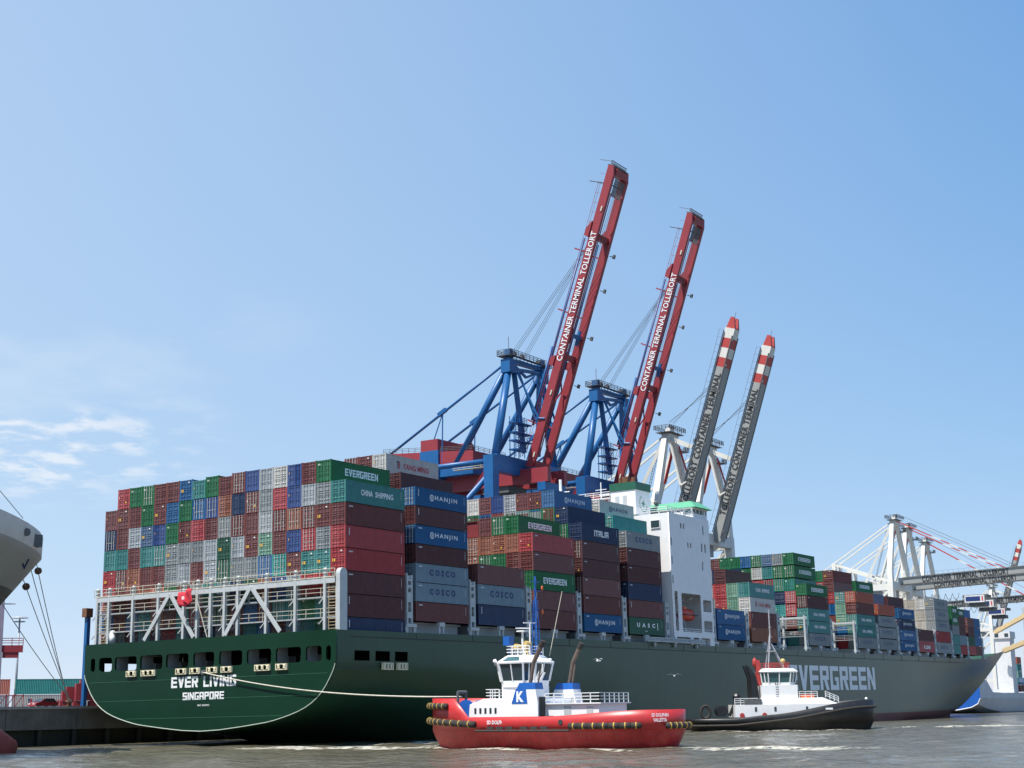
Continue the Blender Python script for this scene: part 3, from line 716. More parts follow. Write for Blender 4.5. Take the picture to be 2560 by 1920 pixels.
BAYN = {1:'stern bay', 2:'second bay', 3:'third bay', 4:'fourth bay', 5:'fifth bay', 6:'bay just aft of bridge', 7:'bay just ahead of bridge', 8:'second bay past bridge', 9:'fourth bay past bridge',
        10:'sixth bay past bridge', 11:'seventh bay past bridge', 12:'eighth bay past bridge', 13:'ninth bay past bridge', 14:'tenth bay past bridge', 15:'eleventh bay past bridge', 16:'foremost bay', 17:'foremost bay'}
GRID = {}          # occupied cells, for the hidden core
def container(bay, col, z, h, color, txt=None, L=L40, dx=0.0, tier=1, var=None, extra='', doors=True):
    x = BX[bay]+dx; y = 22.47-(col-.5)*2.4967
    o = bpy.data.objects.new('shipping_container', get_cm(L, h)); COL.objects.link(o)
    o.location = (x+random.uniform(-.03,.03), y+random.uniform(-.012,.012), z)
    mt = CM[color]
    o.material_slots[0].link = 'OBJECT'; o.material_slots[0].material = mt
    cs = 19-col
    colw = 'outermost starboard column' if cs == 1 else NUM[cs] + ' column from starboard'
    lab = f"{color} container{extra}, {NUM[tier]} tier up, {colw}, {BAYN[bay]}"
    tag(o, lab, 'container', 'containers stacked on the ship', ship=True)
    if var is None:
        var = 2 if color == 'green' else (random.choice((0,0,0,3,4)) if ('brown' in color or 'red' in color or color == 'navy') and random.random() < .85 else random.choice((0,1,5,5,4)))
    rods = random.random() < .75
    if doors:
        for side in (-1, 1):
            # the hinge edge sits at the outer corner post and the leaf reaches the middle
            d = bpy.data.objects.new('door', get_dm(h, var, side)); COL.objects.link(d); d.parent = o
            d.location = (.02, -1.055*side, 0)
            d.material_slots[0].link = 'OBJECT'; d.material_slots[0].material = CMD[color]
            if rods: d.material_slots[1].link = 'OBJECT'; d.material_slots[1].material = CMD[color]
    if txt: side_text(o, txt, h, L, color)
    if cs == 1 and L > 10:
        mkobj('stencil_marks', MARK, o, (L-.75, -CW/2-.008, h*.86))
        if txt is None or txt in ('HJ', 'CO'): mkobj('corner_marks', MARK2 if random.random() < .6 else MARK3, o, (.7, -CW/2-.008, h*.86))
    GRID.setdefault((bay, col), []).append((z, z+h))
    return o
def W2(s): return [ {'b':'brown','B':'dark brown','t':'tan brown','r':'red','R':'dark red','o':'orange red','g':'green','G':'dark green','T':'teal','p':'pale green','P':'bright teal','u':'blue','U':'royal blue','n':'navy','y':'grey','l':'light grey','w':'white','c':'cream','s':'slate blue','k':'blue grey','.':None}[c] for c in s ]
# stern bay: rows from the lowest upward, columns from port to starboard
rows1 = [('bybTbrTbnybTubkTgn', -HC), ('ubsTtbTryGbubTTgTB', 0), ('rbbtogbyTknGtUkrrB', HC), ('rbtbbylblGyyuPbTTr', 2*HC),
         ('TTbTTyyylGlbpbUryr', 3*HC), ('nblsUgbrbybblbtbbb', 4*HC), ('bbbgbuguUtnbyrUlyT', 5*HC), ('.rggbbuTgbbUlwUbg.', 6*HC)]
for ti, (rw, z) in enumerate(rows1):
    for c, colr in enumerate(W2(rw), 1):
        if colr is None: continue
        h = ST if (ti == 7 and c in (8, 10)) else HC
        t = None
        if (ti, c) == (7, 17): t = 'EG'
        if (ti, c) == (6, 18): t = 'CS'
        container(1, c, z, h, colr, t, tier=ti+1, dx=.0 if c < 18 else 0)
# second bay
for k, (colr, t) in enumerate([('brown',None),('blue grey','CO'),('blue grey','CO'),('dark brown',None),('blue','HJ'),('dark brown',None),('blue','HJ')]):
    container(2, 18, k*ST, ST, colr, t, tier=k+1)
container(2, 17, 17.48, HC, 'dark brown', tier=7); container(2, 16, 20.4, HC, 'white', 'YM', tier=8)
for c, colr in ((15,'brown'),(14,'brown'),(13,'red'),(12,'grey'),(11,'brown')): container(2, c, 20.4-(0 if c > 13 else .3), HC, colr, tier=8)
# third bay
for k, (colr, t) in enumerate([('navy',None),('blue grey','CO'),('brown',None)]): container(3, 18, k*HC, HC, colr, t, tier=k+1)
# fourth bay
for k, (colr, t) in enumerate([('brown',None),('brown',None),('green','EG'),('brown',None),('red',None)]): container(4, 18, k*HC, HC, colr, t, tier=k+1)
for k, colr in ((3,'brown'),(4,'tan brown')): container(4, 17, k*HC, HC, colr, tier=k+1)
container(4, 17, 5*HC, HC, 'green', 'EG', tier=6)
for c, cs_ in ((16,('green','tan brown','green')),(15,('green','tan brown','brown')),(14,('tan brown','tan brown','dark red'))):
    for k, colr in enumerate(cs_): container(4, c, (3+k)*HC, HC if colr != 'dark red' else ST, colr, tier=4+k, doors=(colr != 'dark red'))
# fifth bay
for k, (colr, t) in enumerate([('blue','HJ'),('brown',None),('brown',None),('dark brown',None),('dark brown',None),('navy','IT')]): container(5, 18, k*HC, HC, colr, t, tier=k+1)
container(5, 17, 5*HC, HC, 'green', tier=6); container(5, 17, 6*HC, HC, 'navy', tier=7)
for c, a, d in ((16,'green','blue'),(15,'green','brown'),(14,'grey','brown'),(13,'light grey','light grey'),(12,'brown','royal blue'),(11,'blue','brown'),(10,'green','white')):
    container(5, c, 6*HC, HC, a, tier=7); container(5, c, 7*HC, HC, d, 'HJ' if c == 16 else None, tier=8)
# sixth bay
for k, (colr, t) in enumerate([('dark green','UA'),('brown',None),('navy',None),('dark brown',None),('dark brown',None),('grey','CO')]): container(6, 18, k*HC, HC, colr, t, tier=k+1)
container(6, 17, 6*HC, HC, 'bright teal', tier=7); container(6, 16, 7*HC, HC, 'white', 'HJB', tier=8)
# ahead of the bridge
for k in range(2): container(7, 18, k*HC, HC, 'blue', 'HJ', tier=k+1)
for k, (colr, t) in enumerate([('tan brown',None),('brown',None),('white','YM'),('teal','CS')]): container(8, 18, k*HC, HC, colr, t, tier=k+1)
for k, colr in ((1,'brown'),(2,'pale green'),(3,'pale green')): container(8, 17, k*HC, HC, colr, tier=k+1)
for k, colr in ((2,'red'),(3,'red'),(4,'dark brown')): container(8, 16, k*HC, HC, colr, tier=k+1)
for k, colr in ((2,'grey'),(3,'red'),(4,'navy')): container(8, 15, k*HC, HC, colr, tier=k+1)
for k, (colr, t) in enumerate([('grey','CO'),('teal','CS'),('teal','CS'),('dark brown',None),('green','EG')]): container(9, 18, k*2.63, ST, colr, t, tier=k+1)
for c, cs_ in ((17,'broggg'.replace('o','r')),(16,'yPnTgy'),(15,'bnTrTs'),(14,'....wg'),(13,'....gu'),(12,'.....g'),(11,'.....g'),(10,'.....b')):
    for k, colr in enumerate(W2(cs_)):
        if colr is None: continue
        z = 11.75+(k-3)*2.75
        container(9, c, z, ST, colr, 'EG' if (c == 17 and k >= 4) else None, tier=k+2)
container(9, 14, 11.75, ST, 'red', tier=5)
for k, (colr, t) in enumerate([('grey','CO'),('teal','CS'),('teal','CS'),('brown',None),('orange red',None)]): container(10, 18, k*2.6, ST, colr, t, tier=k+1, var=0 if k > 2 else 1)
for k, colr in ((2,'pale green'),(3,'pale green'),(4,'teal')): container(10, 17, k*2.6, ST, colr, tier=k+1)
for k, colr in ((3,'blue'),(4,'red'),(5,'brown'),(6,'brown')): container(10, 16, k*2.6, ST, colr, tier=k+1)
for k, colr in ((5,'red'),(6,'green')): container(10, 15, k*2.6, ST, colr, tier=k+1)
for k, (colr, t) in enumerate([('grey','CO'),('grey','CO'),('grey','CO'),('orange red',None)]): container(11, 18, k*2.72, ST, colr, t, tier=k+1)
container(11, 17, 11.0, ST, 'slate blue', tier=5); container(11, 16, 14.0, ST, 'green', 'EG', tier=6)
for k, (colr, t) in enumerate([('blue','HJ'),('blue','HJ'),('navy','HJ'),('blue','HJ')]): container(12, 18, k*2.62, ST, colr, t, tier=k+1)
container(12, 17, 10.9, ST, 'dark brown', tier=5)
for k, (colr, t) in enumerate([('red','KL'),('dark brown',None)]): container(13, 18, k*HC, HC, colr, t, tier=k+1)
for k, (colr, t) in enumerate([('grey','CO'),('red',None),('grey','CO'),('grey','CO'),('grey','CO')]): container(14, 18, k*2.86, 2.85, colr, t, tier=k+1)
for c in (17, 16, 15):
    for k in (2, 3, 4): container(14, c, k*2.86, 2.85, 'cream' if (c+k) % 3 else 'white', tier=k+1, var=1)
# foremost bays carry short containers
def short(bay, col, dx, lst, z0=0.0, t0=1, ex=', aft half'):
    for k, colr in enumerate(lst): container(bay, col, z0+k*2.6, ST, colr, 'EG' if colr == 'green' else None, L=L20, dx=dx, tier=t0+k, extra=ex)
short(15, 18, 0, ['teal','teal','grey','green','green'])
short(15, 18, 6.12, ['red','blue grey','dark brown','dark brown'], ex=', forward half')
short(16, 18, .0, ['red','dark green','dark brown','brown'])
short(16, 18, 6.12, ['brown','blue','blue','blue'], ex=', forward half')
short(15, 17, 6.12, ['green'], z0=4*2.6, t0=5, ex=', forward half'); short(16, 17, 0, ['green'], z0=4*2.6, t0=5); short(16, 17, 6.12, ['blue'], z0=4*2.6, t0=5, ex=', forward half')
# the rest of the cargo, hidden behind the containers in view: one mass
core = MB()
tops = {1:None, 2:(7,17.4), 3:(3,HC*3-.2), 4:(5,HC*5-.1), 5:(6,HC*6-.1), 6:(6,HC*6-.1), 7:(2,5.7), 8:(4,HC*4-.1), 85:(2,2.6), 9:(5,11.6), 95:(2,2.6), 10:(5,12.8), 11:(4,10.8), 12:(4,10.7), 13:(2,5.6), 14:(5,14.2), 15:(4,10.0), 16:(4,10.0)}
core_cols = ['brown','dark brown','red','teal','blue','grey','green','navy']
for bay, tp in tops.items():
    if tp is None: continue
    nt, zt_ = tp; hh = zt_/nt
    for c in range(1, 19):
        if bay in (85, 95) and c > 15: continue
        if bay in (15, 16) and c < (2 if bay == 15 else 4): continue
        y = 22.47-(c-.5)*2.4967
        occ = GRID.get((bay, c), [])
        for k in range(nt):
            z = k*hh
            if any(a < z+hh-.1 and z+.1 < e for a, e in occ): continue
            if bay in (15, 16) and c == 18: continue
            core.box(BX[bay]+.02, BX[bay]+12.15, y-1.2, y+1.2, z+.02, z+hh-.03, random.randrange(8))
        # columns that carry a container in view above the common top
        up = [a for a, e in occ if a > zt_+.5]
        if up and c < 18:
            z = zt_
            while z < min(up)-.4:
                h2 = min(ST, min(up)-z); core.box(BX[bay]+.02, BX[bay]+12.15, y-1.2, y+1.2, z+.02, z+h2-.03, random.randrange(8)); z += h2
tag(core.build('stacked_cargo', [CM[c] for c in core_cols]), 'mass of stacked containers deep inside the cargo, behind the outer stacks', 'containers', kind='stuff', ship=True)
# ------------------------------------------------------------------ superstructure of the ship
sup = bpy.data.objects.new('superstructure', None); COL.objects.link(sup); sup.parent = ship
b = MB(); b.box(88.72,104.62,-17.5,22.8,-1.25,8.2); b.build('lower_house', M['white'], sup)
b = MB(); b.box(88.7,104.64,-22.70,22.8,8.2,21.9); b.build('upper_house', M['white'], sup)
b = MB(); b.box(88.6,88.78,-22.72,-17.45,-1.25,8.22); b.build('wing_bulkhead', M['white'], sup)
b = MB(); b.box(104.5,104.66,-22.72,-17.45,-1.25,8.22); b.build('wing_bulkhead', M['white'], sup)
b = MB(); b.box(88.78,104.5,-22.72,-17.5,.05,.45); b.build('boat_deck', M['walk_grey'], sup)
wins = [(92.95,93.5,19.4,20.4),(94.05,94.6,19.4,20.4),(95.5,96.0,16.1,17.1),(96.6,97.1,16.1,17.1),(102.0,102.5,19.0,20.6),(101.1,101.65,15.7,17.3),(102.5,103.1,15.7,17.3),(101.15,101.65,12.4,14.0),(88.95,89.4,16.0,17.5),(88.95,89.4,12.7,14.2),(88.95,89.4,9.3,10.8)]
holes = [rrect(92.1,99.9,.95,7.8,.35), rrect(89.45,90.75,1.05,8.0,.2), rrect(100.75,104.2,4.8,6.95,.25), rrect(100.75,104.2,1.1,3.15,.25)] + [rrect(*w, .12, 2) for w in wins]
plate('side_wall', rect(88.6,104.8,.0,21.95), holes, .16, M['white'], sup, axes((0,-22.82,0), (1,0,0), (0,0,1)))
for w in wins:
    b = MB(); b.box(w[0]-.1,w[1]+.1,-22.735,-22.715,w[2]-.1,w[3]+.1); b.build('window', M['glass'], sup)
b = MB(); b.box(88.54,88.58,-21.0,-19.3,19.35,20.65); wv = b.build('window', M['glass'], sup)
b = MB(); b.box(88.5,88.6,-21.1,-21.0,19.25,20.75); b.box(88.5,88.6,-19.3,-19.2,19.25,20.75); b.box(88.5,88.6,-21.0,-19.3,20.65,20.75); b.box(88.5,88.6,-21.0,-19.3,19.25,19.35); b.build('window_frame', M['white'], wv)
for x0, x1 in ((89.0,89.8),(95.2,96.2),(98.6,99.4),(103.0,104.78)):
    b = MB(); b.box(x0,x1,-22.88,-22.2,-1.4,.02); b.build('pillar', M['white'], sup)
b = MB(); b.box(88.8,104.6,-22.15,-22.0,-1.3,.0); b.build('lower_screen', M['ship_grey'], sup)
for xa, xb in ((92.2,99.8),(100.9,104.2)): b = MB(); b.rail([(xa,-22.6,.45),(xb,-22.6,.45)], 1.1, .04, post=1.6); b.build('railing', M['white'], sup)
b = MB(); b.rail([(88.75,22,21.92),(88.75,-22.6,21.92),(99.2,-22.6,21.92)], 1.15, .045, post=1.8); b.build('roof_railing', M['white'], sup)
for x in (93.2, 98.6):                                   # davit
    b = MB(); b.beam((x,-19.0,.45), (x,-19.0,6.2), .35, .35); b.beam((x,-19.2,6.1), (x,-21.6,7.2), .3, .35); b.beam((x,-21.5,7.1), (x,-21.5,5.9), .08, .08); b.build('davit', M['ship_grey'], sup)
b = MB(); b.beam((97.0,-21.0,.45), (95.4,-21.4,3.2), .3, .3); b.box(94.0,95.2,-22.4,-21.2,.46,1.4); b.box(97.6,98.8,-22.4,-21.4,.46,1.2); b.build('boat_cradle', M['ship_grey'], sup)
# bridge with glazing and green roof
b = MB(); b.box(99.5,105.5,-22.3,22.3,21.92,22.9); b.build('bridge_base', M['white'], sup)
b = MB(); b.box(99.9,105.2,-21.9,21.9,22.9,23.75); b.build('bridge_glazing', M['glass_green'], sup)
for k in range(5): 
    x = 99.6+k*1.45
    b = MB(); b.box(x,x+.14,-22.28,-21.88,22.9,23.78); b.build('mullion', M['white'], sup)
for y in (-22.2,-20.4,-18.6,-15.4,-12.2,-9.0,-5.8,-2.6):
    b = MB(); b.box(99.55,99.92,y,y+.16,22.9,23.78); b.build('mullion', M['white'], sup)
b = MB(); b.box(99.4,105.6,-22.4,22.4,23.76,23.98); b.build('bridge_eave', M['white'], sup)
b = MB()
e0 = [(98.8,-23.2,23.98),(106.4,-23.2,23.98),(106.4,23.2,23.98),(98.8,23.2,23.98)]; e1 = [(100.8,-21.4,25.35),(104.6,-21.4,25.35),(104.6,21.4,25.35),(100.8,21.4,25.35)]
b.loft([e0, e1]); b.build('bridge_roof', M['roof_green'], sup)
b = MB(); b.tube((99.6,-14.4,24.7), (99.6,-14.4,24.72), .38, n=12); b.ball((100.2,-14.4,25.6), .45); b.tube((100.2,-14.4,25.2), (100.2,-14.4,26.0), .2); b.build('searchlight', M['machine'], sup)
b = MB(); b.box(98.9,99.45,-20.6,-18.2,22.0,23.2); b.build('wind_screen', M['white'], sup)
# funnel
fun = bpy.data.objects.new('funnel', None); COL.objects.link(fun); fun.parent = sup
b = MB(); b.box(92.0,97.6,-14.55,-9.3,21.95,27.3); b.build('casing', M['white'], fun)
b = MB(); b.box(91.85,97.75,-14.7,-9.15,27.3,28.75); b.build('top_band', M['fg'], fun)
b = MB(); b.box(91.9,97.7,-14.62,-9.2,21.95,22.6); b.build('base_band', M['fg'], fun)
for y, r, h in ((-11.3,.75,30.2),(-12.9,.45,30.0),(-10.1,.4,30.0)):
    b = MB(); b.tube((94.6,y,28.7), (94.6,y,h), r, n=12); b.build('exhaust_pipe', M['rust'], fun)
for y in (-12.7,-11.1):
    b = MB(); b.box(91.94,92.0,y,y+.85,24.1,26.3); b.build('louvre', M['ship_grey'], fun)
def emblem(parent, loc, s):                            # compass star in a ring of dots
    b = MB()
    for k in range(8):
        a = R_(45*k); r = 1.0 if k % 2 == 0 else .62
        b.add([(r*math.cos(a), r*math.sin(a), 0), (.18*math.cos(a+.5), .18*math.sin(a+.5), 0), (0,0,0), (.18*math.cos(a-.5), .18*math.sin(a-.5), 0)], [(0,1,2,3)])
    for k in range(12):
        a = R_(-20-20*k); b.add([(1.25*math.cos(a)+dx*.11, 1.25*math.sin(a)+dy*.14, 0) for dx, dy in ((-1,-1),(1,-1),(1,1),(-1,1))], [(0,1,2,3)])
    o = b.build('emblem', nmat('emblem_green', (0.03,0.20,0.11), .5), parent); o.matrix_basis = axes(loc, (1,0,0), (0,0,1)) @ Matrix.Scale(s, 4)
emblem(fun, (94.9,-14.57,24.9), 1.15)
# monkey island, radar mast
b = MB(); b.box(93.5,99.5,-8.6,6.0,21.95,26.2); b.build('deck_house', M['white'], sup)
b = MB(); b.box(92.2,100.5,-9.0,12.0,26.2,26.35); b.rail([(92.2,12,26.35),(92.2,-9.0,26.35),(100.5,-9.0,26.35)], 1.1, .05, post=1.7); b.build('radar_deck', M['white'], sup)
b = MB(); b.tube((96,4,26.3), (96,4,31.5), .28, n=8); b.beam((96,6,29), (96,2,29), .15, .15); b.box(94.8,97.2,2.9,5.1,28.6,28.75); b.beam((95,7.0,27.6), (95,2.0,28.2), .35, .25); b.tube((96,-5,26.3), (96,-5,30.0), .12, n=6); b.beam((96,-6.2,28.6), (96,-3.8,28.6), .1, .1); b.beam((96,-4.6,27.6), (97.6,-7.2,27.8), .3, .22); b.build('radar_mast', M['white'], sup)
for k in range(3):
    b = MB(); b.beam((92.5,-8.4+k*1.3,22.5), (93.4,-7.6+k*1.3,26.1), .5, .12); b.build('stair', M['stripe_red'] if k < 2 else M['white'], sup)
# gangway stowed along the rail
b = MB()
b.box(77.8,100.0,-23.45,-23.35,-1.05,-.95); b.box(77.8,100.0,-23.45,-23.35,-.45,-.35); b.box(77.8,100.0,-23.0,-22.92,-1.05,-.35)
for k in range(38): b.box(77.9+k*.58,78.0+k*.58,-23.44,-23.36,-.95,-.45)
b.box(77.8,100.0,-23.4,-22.95,-1.12,-1.06); b.build('gangway', M['ship_grey'], ship)
for x in (80.5, 88.0, 96.5): 
    b = MB(); b.box(x,x+.5,-23.3,-22.8,-1.9,-1.1); b.build('gangway_bracket', M['walk_grey'], ship)
# lifeboat hangs in the recess: a thing of its own
lb = thing('lifeboat', 'red enclosed lifeboat hanging in the white tower recess', 'lifeboat', (97.3,-21.0,3.0), ship=True)
rg = []
for k in range(13):
    u = k/12; x = -2.9+5.8*u; w = 1.12*(1-abs(2*u-1)**3.2)**.6+.02; kz = .35*abs(2*u-1)**3
    rg.append([(x, w*math.cos(t)*(1.0 if math.sin(t) < 0 else .86), 1.15+kz*.4+(1.12-kz)*math.sin(t)) for t in [2*math.pi*j/14 for j in range(14)]])
b = MB(); b.loft(rg); b.build('hull', M['boat_orange'], lb, smooth=True)
b = MB(); b.box(-2.6,2.6,-1.20,1.20,1.08,1.2); b.build('fender_strip', M['dark'], lb)
b = MB(); b.box(-1.9,-.6,-.55,.55,2.15,2.55); b.build('helm_cabin', M['boat_orange'], lb)

# ------------------------------------------------------------------ quay cranes
GP = Vector
def boom_dir(a): return GP((0,-math.cos(R_(a)), math.sin(R_(a)))), GP((0, math.sin(R_(a)), math.cos(R_(a))))
def crane_red(Xc, label):
    o = thing('gantry_crane', label, 'crane', (Xc,30,qz), group='raised boom cranes on the quay')
    Z = lambda z: z-qz
    cb, cr = M['crane_blue'], M['crane_red']
    def part(n, f, mat, smooth=False, parent=o): b = MB(); f(b); return b.build(n, mat, parent, smooth=smooth)
    for sx in (-1, 1):
        for y0 in (.0, 30.0):
            part('leg', lambda b: b.loft([[(sx*13.7+dx*w, y0+1.2+dy*w, z) for dx, dy in ((-1,-1),(1,-1),(1,1),(-1,1))] for z, w in ((Z(7.0),1.2),(Z(30),1.1),(Z(50),1.15),(Z(57.2),1.25))]), cb)
            def bog(b, y0=y0):
                for k in (-3,-1,1,3): b.box(sx*13.7+k*1.5-1.1, sx*13.7+k*1.5+1.1, y0+.5, y0+1.9, .1, 1.5)
                b.box(sx*13.7-6, sx*13.7+6, y0+.4, y0+2.0, 1.5, 2.4)
            part('bogie', bog, cr)
        part('side_tube', lambda b: b.tube((sx*13.9,2,Z(56)), (sx*13.9,30,Z(56)), .60, n=12), cb, True)
        part('side_brace', lambda b: b.tube((sx*13.9,1.5,Z(53.2)), (sx*13.9,30,Z(29)), .65, n=12), cb, True)
        part('sill_beam', lambda b: b.box(sx*13.7-1,sx*13.7+1,2.4,30,Z(17),Z(19)), cb)
        part('a_frame_tube', lambda b: b.tube((sx*12.2,1.2,Z(57)), (sx*6.9,1.0,Z(77.2)), .92, n=14, r2=.80), cb, True)
        part('rear_tube', lambda b: b.tube((sx*6.4,1.6,Z(78.2)), (sx*6.0,16.0,Z(57.6)), .78, n=14), cb, True)
        part('back_stay', lambda b: b.tube((sx*6.6,1.9,Z(79)), (sx*6.2,35.0,Z(61.8)), .30, n=8), cb, True)
        part('stay_joint', lambda b: b.beam((sx*6.4,18.4,Z(70.65)), (sx*6.4,20.6,Z(69.5)), .7, .9), cb)
        part('stay_post', lambda b: (b.tube((sx*6.4,19.4,Z(69.8)), (sx*6.4,19.6,Z(58.5)), .16, n=6), b.tube((sx*6.4,19.4,Z(69.8)), (sx*6.4,24.0,Z(59.0)), .13, n=6)), cb)
        part('apex_head', lambda b: (b.box(sx*6.9-1.2,sx*6.9+1.2,-.2,2.2,Z(76.6),Z(79.6)), b.box(sx*6.6-.7,sx*6.6+.7,.3,1.7,Z(79.6),Z(82.0))), cb)
        part('inner_leg', lambda b: b.beam((sx*5.2,.6,Z(77)), (sx*2.9,-.2,Z(59)), 1.0, .7), cb)
        part('stay_link', lambda b: (b.tube((sx*5.4,-.3,Z(77.0)), (sx*3.6,-4.6,Z(66.2)), .24, n=6), b.tube((sx*4.6,-.3,Z(77.0)), (sx*3.0,-4.2,Z(64.2)), .24, n=6), b.tube((sx*3.6,-4.6,Z(66.2)), (sx*3.5,-6.2,Z(66.0)), .22, n=6)), cb)
    for y0 in (0.0, 30.0):
        part('portal_beam', lambda b: b.box(-13.2,13.2,y0+.1,y0+2.3,Z(53.9),Z(57.6)), cb)
    part('apex_beam', lambda b: (b.beam((-6,1,Z(79.5)), (6,1,Z(79.9)), 1.2, .9), b.beam((-6,.6,Z(77.6)), (6,.6,Z(78.8)), .7, .7), b.beam((-6,.8,Z(79.2)), (0,.8,Z(76.8)), .5, .5), b.beam((6,.8,Z(79.2)), (0,.8,Z(76.8)), .5, .5)), cb)
    part('apex_railing', lambda b: (b.rail([(-8.6,-.8,Z(80.4)),(8.6,-.8,Z(80.4)),(8.6,2.8,Z(80.4))], 1.2, .05, post=1.5), b.rail([(-8.6,-.8,Z(80.4)),(-8.6,2.8,Z(80.4)),(8.6,2.8,Z(80.4))], 1.2, .05, post=1.5), b.box(-8.7,-5.6,-.9,2.9,Z(80.3),Z(80.4)), b.box(5.6,8.7,-.9,2.9,Z(80.3),Z(80.4)), b.box(-5.6,5.6,-.9,-.2,Z(80.3),Z(80.4)), b.tube((-8.2,0,Z(80.4)), (-8.2,0,Z(84.5)), .07, n=5)), M['machine'])
    part('sheave', lambda b: [b.tube((x,.6,Z(81.2)), (x+.25,.6,Z(81.2)), .55, n=12) for x in (-5.4,-4.9,-2.2,-1.7,4.6,5.0)], M['machine'])
    # trolley girders and machinery house on the land side
    for sx in (-1, 1):
        part('trolley_girder', lambda b: b.box(sx*3.4-.7,sx*3.4+.7,-7.0,44,Z(52.0),Z(55.2)), cr)
    part('trolley', lambda b: (b.box(-3.6,3.6,3.5,10.5,Z(50.6),Z(52.2)), b.box(-2.8,2.8,4.5,9.5,Z(49.8),Z(50.6))), M['machine'])
    part('underslung_beam', lambda b: b.box(-4.2,4.2,-6.4,-4.4,Z(50.2),Z(52.0)), cb)
    hs = bpy.data.objects.new('machinery_house', None); COL.objects.link(hs); hs.parent = o
    part('base', lambda b: b.box(-6.6,6.6,11,36.5,Z(55.2),Z(58.0)), cb, parent=hs)
    part('end_block', lambda b: b.box(-7.1,7.1,20.2,25.4,Z(54.8),Z(61.4)), cb, parent=hs)
    part('wall', lambda b: b.loft([[(x,y,Z(58.0)) for x, y in ((-6.5,11),(6.5,11),(6.5,36.4),(-6.5,36.4))], [(x,y,Z(z)) for x, y, z in ((-6.5,11,60.4),(6.5,11,60.4),(6.5,36.4,62.2),(-6.5,36.4,62.2))]]), cr, parent=hs)
    part('roof_block', lambda b: b.box(-7.0,7.0,20.4,25.2,Z(61.4),Z(64.0)), cr, parent=hs)
    part('vent_hood', lambda b: b.loft([[(4.2+1.5*math.cos(t),y,Z(62.6)+2.0*math.sin(t) if math.sin(t) > 0 else Z(60.4)) for t in [2*math.pi*k/14 for k in range(14)]] for y in (19.0,23.0)]), cr, parent=hs)
    part('white_stripe', lambda b: (b.box(-6.56,-6.5,25.6,35,Z(58.9),Z(59.5)), b.box(-6.56,-6.5,25.8,26.6,Z(57.6),Z(58.9)), b.box(-6.56,-6.5,27.4,28.2,Z(57.6),Z(58.9))), M['letter_white'], parent=hs)
    part('roof_railing', lambda b: (b.rail([(-6.5,36.4,Z(62.2)),(-6.5,25.4,Z(61.4))], 1.1, .04), b.rail([(-6.5,20,Z(61.0)),(-6.5,11,Z(60.4)),(6.5,11,Z(60.4))], 1.1, .04)), M['machine'], parent=hs)
    def winches(b):
        for k in range(6): b.tube((-5+1.8*k,13.2,Z(59.9)), (-4+1.8*k,13.2,Z(59.9)), .6, n=10); b.box(-5.2+1.8*k,-4.9+1.8*k,12.5,14,Z(59.3),Z(60.6))
    part('winch', winches, M['machine'], parent=hs)
    part('walkway', lambda b: (b.box(-8.6,-7.2,3,15,Z(55.9),Z(56.0)), b.rail([(-8.6,3,Z(56)),(-8.6,15,Z(56))], 1.15, .04, post=1.6)), M['rail_cream'])
    part('stairway', lambda b: (b.beam((-9,4.5,Z(56)), (-9,11.5,Z(47)), .9, .2), b.rail([(-9.4,4.5,Z(56)),(-9.4,11.5,Z(47))], 1.0, .05, post=.9)), cr)
    # stair tower beside the boom foot
    def tower(b):
        for x in (-8.3,-6.6,-4.8):
            for y in (-1.6,-.1): b.beam((x,y,Z(57.4)), (x,y,Z(66.5)), .14, .14)
        for z in (59.2,61.2,63.0,65.2):
            b.box(-8.5,-1.9 if z > 60 else -4.5,-1.8,.1,Z(z-.25),Z(z)); b.rail([(-8.5,-1.8,Z(z)),(-4.0,-1.8,Z(z))], 1.1, .04, post=1.2)
        b.beam((-4.8,-.9,Z(58)), (-2,-.9,Z(61)), .12, .12); b.beam((-4.8,-.9,Z(62.5)), (-1.9,-.9,Z(65.2)), .12, .12)
    part('stair_tower', tower, cb)
    # raised boom
    D, U = boom_dir(70.5); H0 = GP((0,-.95,Z(56.0)))
    LB = 69.0
    at = lambda x, s, u=0.0: H0 + D*s + U*u + GP((x,0,0))
    for sx in (-1, 1):
        part('boom_girder', lambda b: b.loft([[at(sx*3.0-.42,s,-d), at(sx*3.0+.42,s,-d), at(sx*3.0+.42,s,0), at(sx*3.0-.42,s,0)] for s, d in ((0,1.3),(2.5,1.95),(LB-2,1.95),(LB,1.4))]), cr)
        part('boom_rail', lambda b: b.beam(at(sx*2.3,3,-2.0), at(sx*2.3,LB-6,-2.0), .22, .16), cr)
        part('girder_boss', lambda b: b.loft([[at(sx*3.4+dx,s,u) for dx, u in ((-.3,0),(.3,0),(.3,1.15 if e else .1),(-.3,1.15 if e else .1))] for s, e in ((52.3,0),(52.6,1),(54.2,1),(56,0))]), cr)
        part('girder_boss', lambda b: b.loft([[at(sx*3.4+dx,s,u) for dx, u in ((-.3,0),(.3,0),(.3,1.1 if e else .1),(-.3,1.1 if e else .1))] for s, e in ((22.8,0),(23,1),(24.6,1),(25.2,0))]), cr)
        for u, s0, s1 in ((1.25,9,52),(1.9,10,27)):
            part('fore_stay', lambda b: b.tube(at(sx*3.0,s0,u), at(sx*3.0,s1,u), .26, n=8), cb, True)
        for s in (9.5, 35, 49):
            part('stay_bracket', lambda b: b.beam(at(sx*3.0,s,0), at(sx*3.0,s+.4,3.0), .35, .3), cr)
    for s, w in ((1.0,2.0),(25.5,1.7),(53.0,2.0)):
        part('cross_beam', lambda b: b.beam(at(-2.4,s,-.9), at(2.4,s,-.9), w*.7, 1.3, up=tuple(D)), cr)
